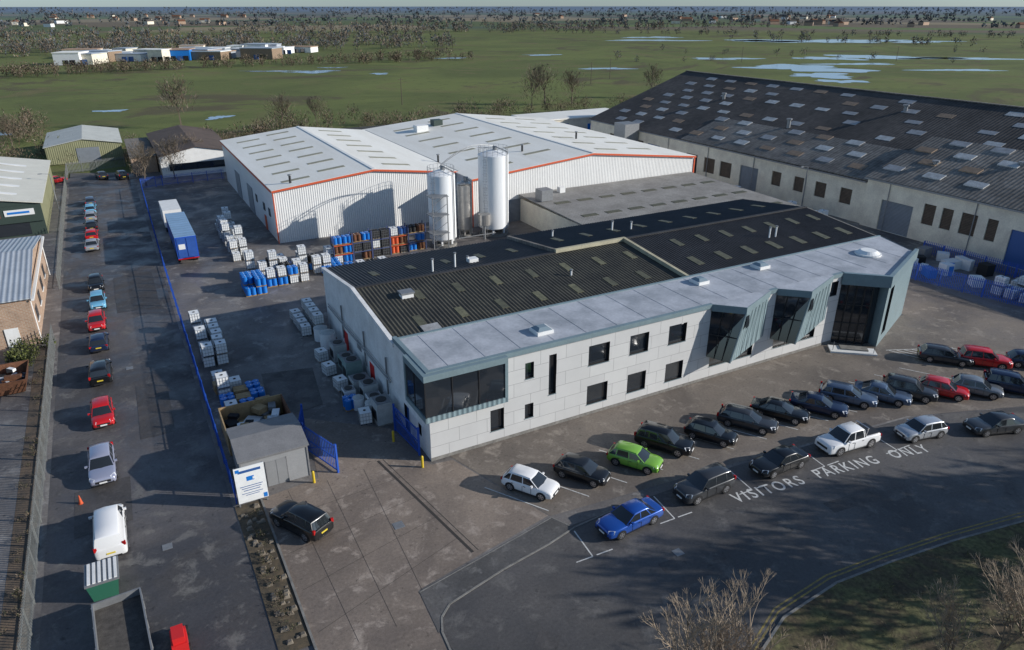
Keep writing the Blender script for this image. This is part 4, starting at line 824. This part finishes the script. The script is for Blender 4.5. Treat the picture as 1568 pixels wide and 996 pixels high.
mb.hexa([(-1.1,-5.6,.55),(1.1,-5.6,.55),(1.1,-3.8,.55),(-1.1,-3.8,.55)],[(-1.0,-5.2,2.3),(1.0,-5.2,2.3),(1.0,-3.85,2.35),(-1.0,-3.85,2.35)],cab); mb.hexa([(-.95,-5.53,1.45),(.95,-5.53,1.45),(.95,-5.4,1.45),(-.95,-5.4,1.45)],[(-.9,-5.33,2.15),(.9,-5.33,2.15),(.9,-5.25,2.15),(-.9,-5.25,2.15)],cglass)
for x in (-1.12,.86):
    for y in (-4.6,1.2):
        N=18; c=[(y+.42*math.cos(2*math.pi*i/N),.42+.42*math.sin(2*math.pi*i/N)) for i in range(N)]; mb.hexa([(x,a_,b) for a_,b in c],[(x+.28,a_,b) for a_,b in c],black)
for s_ in (-1,1): mb.box(s_*1.0-.12,s_*1.0+.12,2.6,2.64,.7,.85,taill)
link('tipper_truck',mb.mesh('tipper_truck'),(-21.4,-8.4,.01),math.radians(3))
mb=MB(); gg=Msimple('green_bin',(.03,.14,.09),.5); mb.hexa([(-22.9,-3.9,.1),(-21.6,-3.9,.1),(-21.6,-2.1,.1),(-22.9,-2.1,.1)],[(-23.1,-4.0,1.3),(-21.4,-4.0,1.3),(-21.4,-2.0,1.3),(-23.1,-2.0,1.3)],gg); mb.box(-23.15,-21.35,-4.05,-1.95,1.3,1.42,galv)
for i in range(6): mb.box(-23.0+i*.28,-22.85+i*.28,-3.95,-2.05,1.42,1.48,white)
for x in (-22.7,-21.8):
    for y in (-3.7,-2.3): mb.cyl(x,y,.08,0,.12,black,8)
mb.build('waste_bin')
mb=MB(); mb.box(-19.2,-18.4,-10.6,-9.3,.3,1.0,redp); mb.box(-19.1,-18.5,-9.3,-8.6,.2,.5,blk2); mb.box(-19.1,-18.5,-10.5,-9.5,1.0,1.4,redp)
for x in (-19.25,-18.45):
    for y in (-10.3,-8.9):
        c=[(y+.28*math.cos(2*math.pi*i/12),.28+.28*math.sin(2*math.pi*i/12)) for i in range(12)]; mb.hexa([(x,a_,b) for a_,b in c],[(x+.15,a_,b) for a_,b in c],black)
mb.build('red_forklift')
mb=MB(); mb.cyl(-23.6,7,.16,0,.04,orange,10); mb.cyl(-23.6,7,.14,.04,.7,orange,10,.03); mb.build('traffic_cone')
mb=MB(); tb_=M('trailer_blue',(.03,.10,.38),.45,.1,1.,corr=('Y',.6,.2)); tr=M('trailer_roof',(.26,.42,.62),.4,.1,.5,corr=('Y',1.2,.15))
mb.box(-12.0,-9.4,58,71.5,1.1,3.9,tb_); mb.box(-12.02,-9.38,57.98,71.52,3.9,4.0,tr); mb.box(-12.02,-9.38,57.9,57.99,1.0,3.95,bluefence)
mb.box(-11.85,-10.75,57.84,57.9,1.2,3.8,tb_); mb.box(-10.65,-9.55,57.84,57.9,1.2,3.8,tb_); mb.box(-11.7,-10.9,57.81,57.84,2.3,3.0,plw); mb.box(-11.4,-10,57.9,71,.8,1.1,blk2)
for y in (60,61.3,62.6,69.5):
    for x in (-11.95,-9.75):
        c=[(y+.5*math.cos(2*math.pi*i/18),.5+.5*math.sin(2*math.pi*i/18)) for i in range(18)]; mb.hexa([(x,a_,b) for a_,b in c],[(x+.3,a_,b) for a_,b in c],black)
mb.box(-12,-9.4,57.8,57.88,.9,1.05,taill); mb.build('blue_lorry_trailer')
mb=MB(); mb.box(-12.1,-9.5,75,82,1.0,3.6,white); mb.box(-12.0,-9.6,82.5,84.5,.6,2.9,white); mb.box(-11.9,-9.7,84.45,84.55,1.8,2.7,cglass); mb.box(-11.5,-10.1,75,84,.7,1.0,blk2)
for y in (76.5,83.3):
    for x in (-12.0,-9.85):
        c=[(y+.45*math.cos(2*math.pi*i/18),.45+.45*math.sin(2*math.pi*i/18)) for i in range(18)]; mb.hexa([(x,a_,b) for a_,b in c],[(x+.25,a_,b) for a_,b in c],black)
mb.build('white_box_lorry')
# ---------------------------------------------------------------- trees
def bare_tree(seed,H,levels=5,r0=.16,mats=None):
    rr=random.Random(seed); mb=MB(); m1,m2=mats
    def grow(p,d,L,r,lv):
        n=3 if lv>1 else 4; q=p; dd=d
        for s_ in range(2 if lv<levels-1 else 1):
            nd=(dd+Vector((rr.uniform(-.18,.18),rr.uniform(-.18,.18),rr.uniform(-.05,.15)))).normalized(); e=q+nd*L/2; mb.tube(q,e,r*(1-.25*s_),m1 if lv<3 else m2,n,r*(.75-.2*s_)); 
            q=e; dd=nd
            if lv>0 and lv<levels: 
                sd=(dd+Vector((rr.uniform(-1,1),rr.uniform(-1,1),rr.uniform(-.1,.6)))*.8).normalized(); grow(q,sd,L*rr.uniform(.5,.7),r*.5,lv+1)
        if lv<levels:
            for k in range(3):
                a_=rr.uniform(0,6.28); sp=rr.uniform(.35,.75); o=dd.orthogonal().normalized(); w_=dd.cross(o)
                nd=(dd+(o*math.cos(a_)+w_*math.sin(a_))*sp+Vector((0,0,.15))).normalized(); grow(q,nd,L*rr.uniform(.62,.82),r*rr.uniform(.5,.62),lv+1)
    grow(Vector((0,0,0)),Vector((0,0,1)),H*.34,r0,0)
    return mb.mesh('bare_tree')
tm=(Msimple('bark_grey_brown',(.2,.155,.115),.9),Msimple('twigs_pale',(.30,.235,.17),.9))
BT=[bare_tree(s_,8,5,.13,tm) for s_ in (1,2,3)]
for i,(x,y,s_) in enumerate(((2.6,-27.6,1.15),(.2,-28.8,1.3),(5.0,-28.2,1.0),(13.2,-32.0,.95),(15.8,-32.4,1.05),(18.2,-33.2,1.1),(-3,-33,1.3),(-7,-35,1.3),(10.5,-31.0,.6))):
    link('bare_tree',BT[i%3],(x,y,.1),i*1.3,scale=s_)
# large roadside trees standing further along the verge
for i,(x,y,h) in enumerate(((33,-34,13),(38,-36.5,15),(44,-37,14),(50,-38,16),(56.5,-39,15),(64,-41,16),(-1,-37,13),(-6,-39,14))):
    link('bare_tree',BT[i%3],(x,y,.1),i*.9,scale=h/8)
    slivers('roadside_tree',[(x,y,.1)],[h],[h*.22],650,tw+[ev[1]],L=.09,w=.010,zlo=.18,trunk=bark,seed=60+i)
tm2=(Msimple('bark_far',(.14,.11,.08),.9),Msimple('twigs_far',(.2,.16,.11),.9))
BT2=[bare_tree(s_+10,14,5,.30,tm2) for s_ in (1,2)]
for i,(x,y,s_) in enumerate(((1.5,186,1.0),(25,165,.7),(110,175,.85),(120,183,.95),(128,178,.85),(165,180,.8),(-7,116,.6),(-12.5,112,.6),(-3,125,.5),(36,170,.6),(-38,170,.6))):
    link('bare_tree',BT2[i%2],(x,y,0),i*2.1,scale=s_)
    slivers('tree_crown_twigs',[(x,y,0)],[14*s_*1.05],[5.5*s_],700,tw,L=.09,w=.004,zlo=.25,seed=90+i)
hp=[]
for i in range(150): t=R.random(); hp.append((-60+t*260,168-8*t+R.gauss(0,5)-(18 if t<.3 else 0),0))
slivers('hedgerow',hp,[R.uniform(2.5,6) for _ in hp],[R.uniform(1.6,3.2) for _ in hp],170,tw+[ev[1]],L=.13,w=.014,zlo=.0,seed=11)
hp=[(R.uniform(-75,-32),R.uniform(168,215),0) for _ in range(110)]+[(R.uniform(8,28),R.uniform(135,160),0) for _ in range(30)]+[(R.uniform(46,76),R.uniform(120,150),0) for _ in range(34)]
slivers('scrub',hp,[R.uniform(3,7) for _ in hp],[R.uniform(2,3.5) for _ in hp],180,tw+[ev[0]],L=.13,w=.014,zlo=.0,seed=12)
hp=[(R.uniform(-29.5,-26.6),R.uniform(32.5,37.5),0) for _ in range(10)]
slivers('bush',hp,[R.uniform(1,2) for _ in hp],[R.uniform(.6,1.1) for _ in hp],300,[Msimple('leaf_yellowgreen',(.14,.16,.035),.8),ev[0],ev[1]],L=.12,w=.04,zlo=.0,seed=13)
hp=[(R.uniform(-13.7,-12.9),R.uniform(-12,0.5),0.1) for _ in range(26)]
slivers('low_planting',hp,[R.uniform(.2,.5) for _ in hp],[R.uniform(.2,.45) for _ in hp],90,tw+ev,L=.3,w=.04,zlo=.0,seed=14)
sheet('planting_strip',[(-14.2,-13),(-12.5,-13),(-12.5,1.4),(-14.2,1.4)],.05,M('leaf_litter',(.12,.09,.055),.95,.3,2.,col2=(.055,.048,.035)))
mb=MB(); rub=M('rubble',(.26,.22,.17),.9,.3,3.)
for i in range(60):
    x=R.uniform(-13.9,-12.7); y=R.uniform(-12.6,1); s_=R.uniform(.06,.22); mb.hexa([(x-s_,y-s_*.8,.04),(x+s_,y-s_,.04),(x+s_*.9,y+s_,.04),(x-s_,y+s_*.9,.04)],[(x-s_*.6,y-s_*.5,s_),(x+s_*.5,y-s_*.6,s_*1.2),(x+s_*.6,y+s_*.5,s_*1.1),(x-s_*.4,y+s_*.6,s_)],rub)
mb.build('rubble_stones'); kerb('kerb',[(-12.4,-30),(-12.4,1.4)],.14,.12)
sheet('leafy_strip',[(-27.6,-16),(-26.2,-16),(-26.2,38),(-27.6,38)],.01,M('leaf_litter_l',(.17,.12,.08),.95,.3,1.,col2=(.07,.06,.05)))
hp=[(R.uniform(-27.5,-26.3),R.uniform(-14,37),0.0) for _ in range(60)]
slivers('weeds',hp,[R.uniform(.2,.6) for _ in hp],[R.uniform(.2,.5) for _ in hp],60,tw+ev,L=.3,w=.04,zlo=.0,seed=15)
# ---------------------------------------------------------------- wider landscape
OX,OY=-16.8,-43.7
def pol(b,d): t=math.radians(b); return (OX+d*math.sin(t),OY+d*math.cos(t))
def belt(name,segs,seed,hr=(6,10),per=70,mats=None,dep=12,sp=5,L=.2,w=.05,trunk=bark):
    rs=random.Random(seed); pts=[]
    for (b0,d0),(b1,d1) in segs:
        p=pol(b0,d0);q=pol(b1,d1); n=int(math.hypot(q[0]-p[0],q[1]-p[1])/sp)
        for i in range(n): t=rs.random(); pts.append((p[0]+(q[0]-p[0])*t+rs.gauss(0,dep),p[1]+(q[1]-p[1])*t+rs.gauss(0,dep),-.1))
    H=[rs.uniform(*hr) for _ in pts]; return slivers(name,pts,H,[h*rs.uniform(.4,.62) for h in H],per,mats or tw+[tw[1],ev[1]],L=L,w=w,zlo=.05,trunk=trunk,seed=seed)
belt('tree_belt',[((-6,455),(25,500)),((-6,462),(25,512)),((-6,440),(4,450))],21,(3,7),100,dep=7,sp=3.0,L=.15,w=.03)
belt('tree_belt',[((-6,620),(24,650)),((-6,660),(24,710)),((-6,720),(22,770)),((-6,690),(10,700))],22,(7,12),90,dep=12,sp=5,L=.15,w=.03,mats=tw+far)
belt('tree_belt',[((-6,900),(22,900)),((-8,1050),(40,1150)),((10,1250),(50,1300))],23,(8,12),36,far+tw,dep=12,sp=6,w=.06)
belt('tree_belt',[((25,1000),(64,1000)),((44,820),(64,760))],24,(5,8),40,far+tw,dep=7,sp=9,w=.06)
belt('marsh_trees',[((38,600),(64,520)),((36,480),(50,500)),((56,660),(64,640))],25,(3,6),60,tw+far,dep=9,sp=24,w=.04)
for i,(d,h,sp) in enumerate(((1500,11,8),(1800,11,9),(2200,12,10),(2700,12,12),(3400,13,15),(4300,14,19),(5600,16,25),(7500,18,31))):
    segs=[]; rr=random.Random(i+3); b=-8
    while b<66:
        e=b+rr.uniform(5,16); segs.append(((b,d*rr.uniform(.93,1.08)),(min(e,66),d*rr.uniform(.93,1.08)))); b=e+rr.uniform(0,5)
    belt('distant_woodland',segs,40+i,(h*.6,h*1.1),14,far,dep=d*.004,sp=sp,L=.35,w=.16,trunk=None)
water=Msimple('flood_water',(.22,.28,.36),.15,spec=1.)  # pale blue base colour stands in for part of the sky reflection
def pond(cx,cy,rx,ry,rot,seed):
    rr=random.Random(seed); n=60; ph=[rr.uniform(0,6.28) for _ in range(6)]; pts=[]
    for i in range(n):
        t=2*math.pi*i/n; k=1+.28*math.sin(2*t+ph[0])+.2*math.sin(3*t+ph[1])+.16*math.sin(5*t+ph[2])+.1*math.sin(9*t+ph[3])+.06*math.sin(14*t+ph[4]); x,y=rx*k*math.cos(t),ry*k*math.sin(t)
        pts.append((cx+x*math.cos(rot)-y*math.sin(rot),cy+x*math.sin(rot)+y*math.cos(rot)))
    return sheet('pond',pts,-.05,water)
rt_=math.radians(-28.6)
for i,(x,y,rx,ry) in enumerate(((83,358,13,7),(100,380,6,4),(66,372,16,3),(231,301,11,7),(345,330,17,11),(329,252,30,22),(300,215,17,12),(283,190,9,8),(610,474,66,42),(560,500,26,20),(450,290,38,18),(405,300,18,14),(482,258,32,11),(391,202,18,7),(-15,237,4,3),(14,204,3,4),(474,564,36,18),(-44,200,5,2),(520,620,24,22),(110,330,5,4),(190,420,10,5),(380,258,20,8),(680,420,34,18),(260,420,12,6))): pond(x,y,rx,ry,rt_,i)
mb=MB(); cs=[white,cream,greyroof,white,bluepl,tan,cream]
for i in range(30):
    u=R.uniform(-1.5,9.5) if i<22 else R.uniform(9,15); d=R.uniform(520,600); x,y=pol(u,d); lx=R.uniform(9,22); ly=R.uniform(10,18); h=R.uniform(3.5,6.5); m=R.choice(cs); an=rt_+R.uniform(-.25,.25); mb.obox(x,y,0,lx,ly,h,an,m)
    mb.obox(x,y,h,lx+.6,ly+.6,.5,an,R.choice((white,greyroof,wroofx,brick))); 
    for k in range(3): q=pol(u+k*.4-.4,d-ly/2-1.2); mb.obox(q[0],q[1],0,3,.4,2.8,an,R.choice((dark,blued,glass)))
mb.build('distant_industrial_estate')
mb=MB()
for i in range(70):
    u=R.choice((R.uniform(40,52),R.uniform(30,64),R.uniform(-4,10))); d=R.uniform(1350,2600); x,y=pol(u,d); lx=R.uniform(9,22); a_=R.uniform(0,3); mb.obox(x,y,0,lx,9,5,a_,R.choice((cream,brick,white,brick)))
    c,s_=math.cos(a_),math.sin(a_); mb.hexa([(x+c*p-s_*q,y+s_*p+c*q,5) for p,q in ((-lx/2,-5),(lx/2,-5),(lx/2,5),(-lx/2,5))],[(x+c*p-s_*q,y+s_*p+c*q,8) for p,q in ((-lx/2,-.2),(lx/2,-.2),(lx/2,.2),(-lx/2,.2))],R.choice((asb,brownroof,rust)))
mb.build('distant_village')
for x,y,h in ((75,205,9),(175,235,9),(196,250,9),(330,300,9),(420,260,9)):
    mb=MB(); mb.cyl(x,y,.16,0,h,bark,6,.1); mb.box(x-1,x+1,y-.06,y+.06,h-.6,h-.45,bark); mb.build('utility_pole')
for x,y,h in ((83.5,38,7.5),(-27,100,6)):
    mb=MB(); mb.cyl(x,y,.1,0,h,galv,8,.06); mb.tube((x,y,h),(x-1.2,y,h+.15),.04,galv); mb.box(x-1.7,x-1.1,y-.12,y+.12,h+.1,h+.22,galv); mb.build('street_lamp')
# ---------------------------------------------------------------- light, sky, camera
sd=Vector((.84,-.54,0)).normalized(); el=math.radians(21)
to=Vector((sd.x*math.cos(el),sd.y*math.cos(el),math.sin(el)))
sun=bpy.data.lights.new('sun','SUN'); sun.energy=5.0; sun.angle=math.radians(.5); sun.color=(1,.955,.89)
so=bpy.data.objects.new('sun',sun); S.collection.objects.link(so); so.rotation_euler=to.to_track_quat('Z','Y').to_euler(); so.location=(60,-60,60)
w=bpy.data.worlds.new('World'); S.world=w; w.use_nodes=True; n=w.node_tree.nodes; l=w.node_tree.links; sky=n.new('ShaderNodeTexSky'); sky.sky_type='NISHITA'; sky.sun_disc=False; sky.sun_elevation=el; sky.sun_rotation=math.atan2(to.x,to.y); sky.air_density=1.0; sky.dust_density=.2; sky.ozone_density=2.0
tc=n.new('ShaderNodeTexCoord'); sp=n.new('ShaderNodeSeparateXYZ'); l.new(tc.outputs['Generated'],sp.inputs[0])
mr=n.new('ShaderNodeMapRange'); mr.inputs[1].default_value=.0; mr.inputs[2].default_value=.22; l.new(sp.outputs[2],mr.inputs[0])
tn=n.new('ShaderNodeMix'); tn.data_type='RGBA'; tn.inputs[6].default_value=(.52,.72,1.15,1); tn.inputs[7].default_value=(.98,1.0,1.03,1); l.new(mr.outputs[0],tn.inputs[0])
mx=n.new('ShaderNodeMix'); mx.data_type='RGBA'; mx.blend_type='MULTIPLY'; mx.inputs[0].default_value=1; l.new(tn.outputs[2],mx.inputs[7])
l.new(sky.outputs[0],mx.inputs[6]); l.new(mx.outputs[2],n['Background'].inputs[0]); n['Background'].inputs[1].default_value=.115
cd=bpy.data.cameras.new('camera'); cam=bpy.data.objects.new('camera',cd); S.collection.objects.link(cam); S.camera=cam
cd.sensor_width=36; cd.lens=36*1106/1568; cd.clip_end=30000; cd.clip_start=.5
th=math.radians(23.9); cam.location=(-16.8,-43.7,32); cam.rotation_euler=(math.pi/2-th,0,-math.radians(28.6))
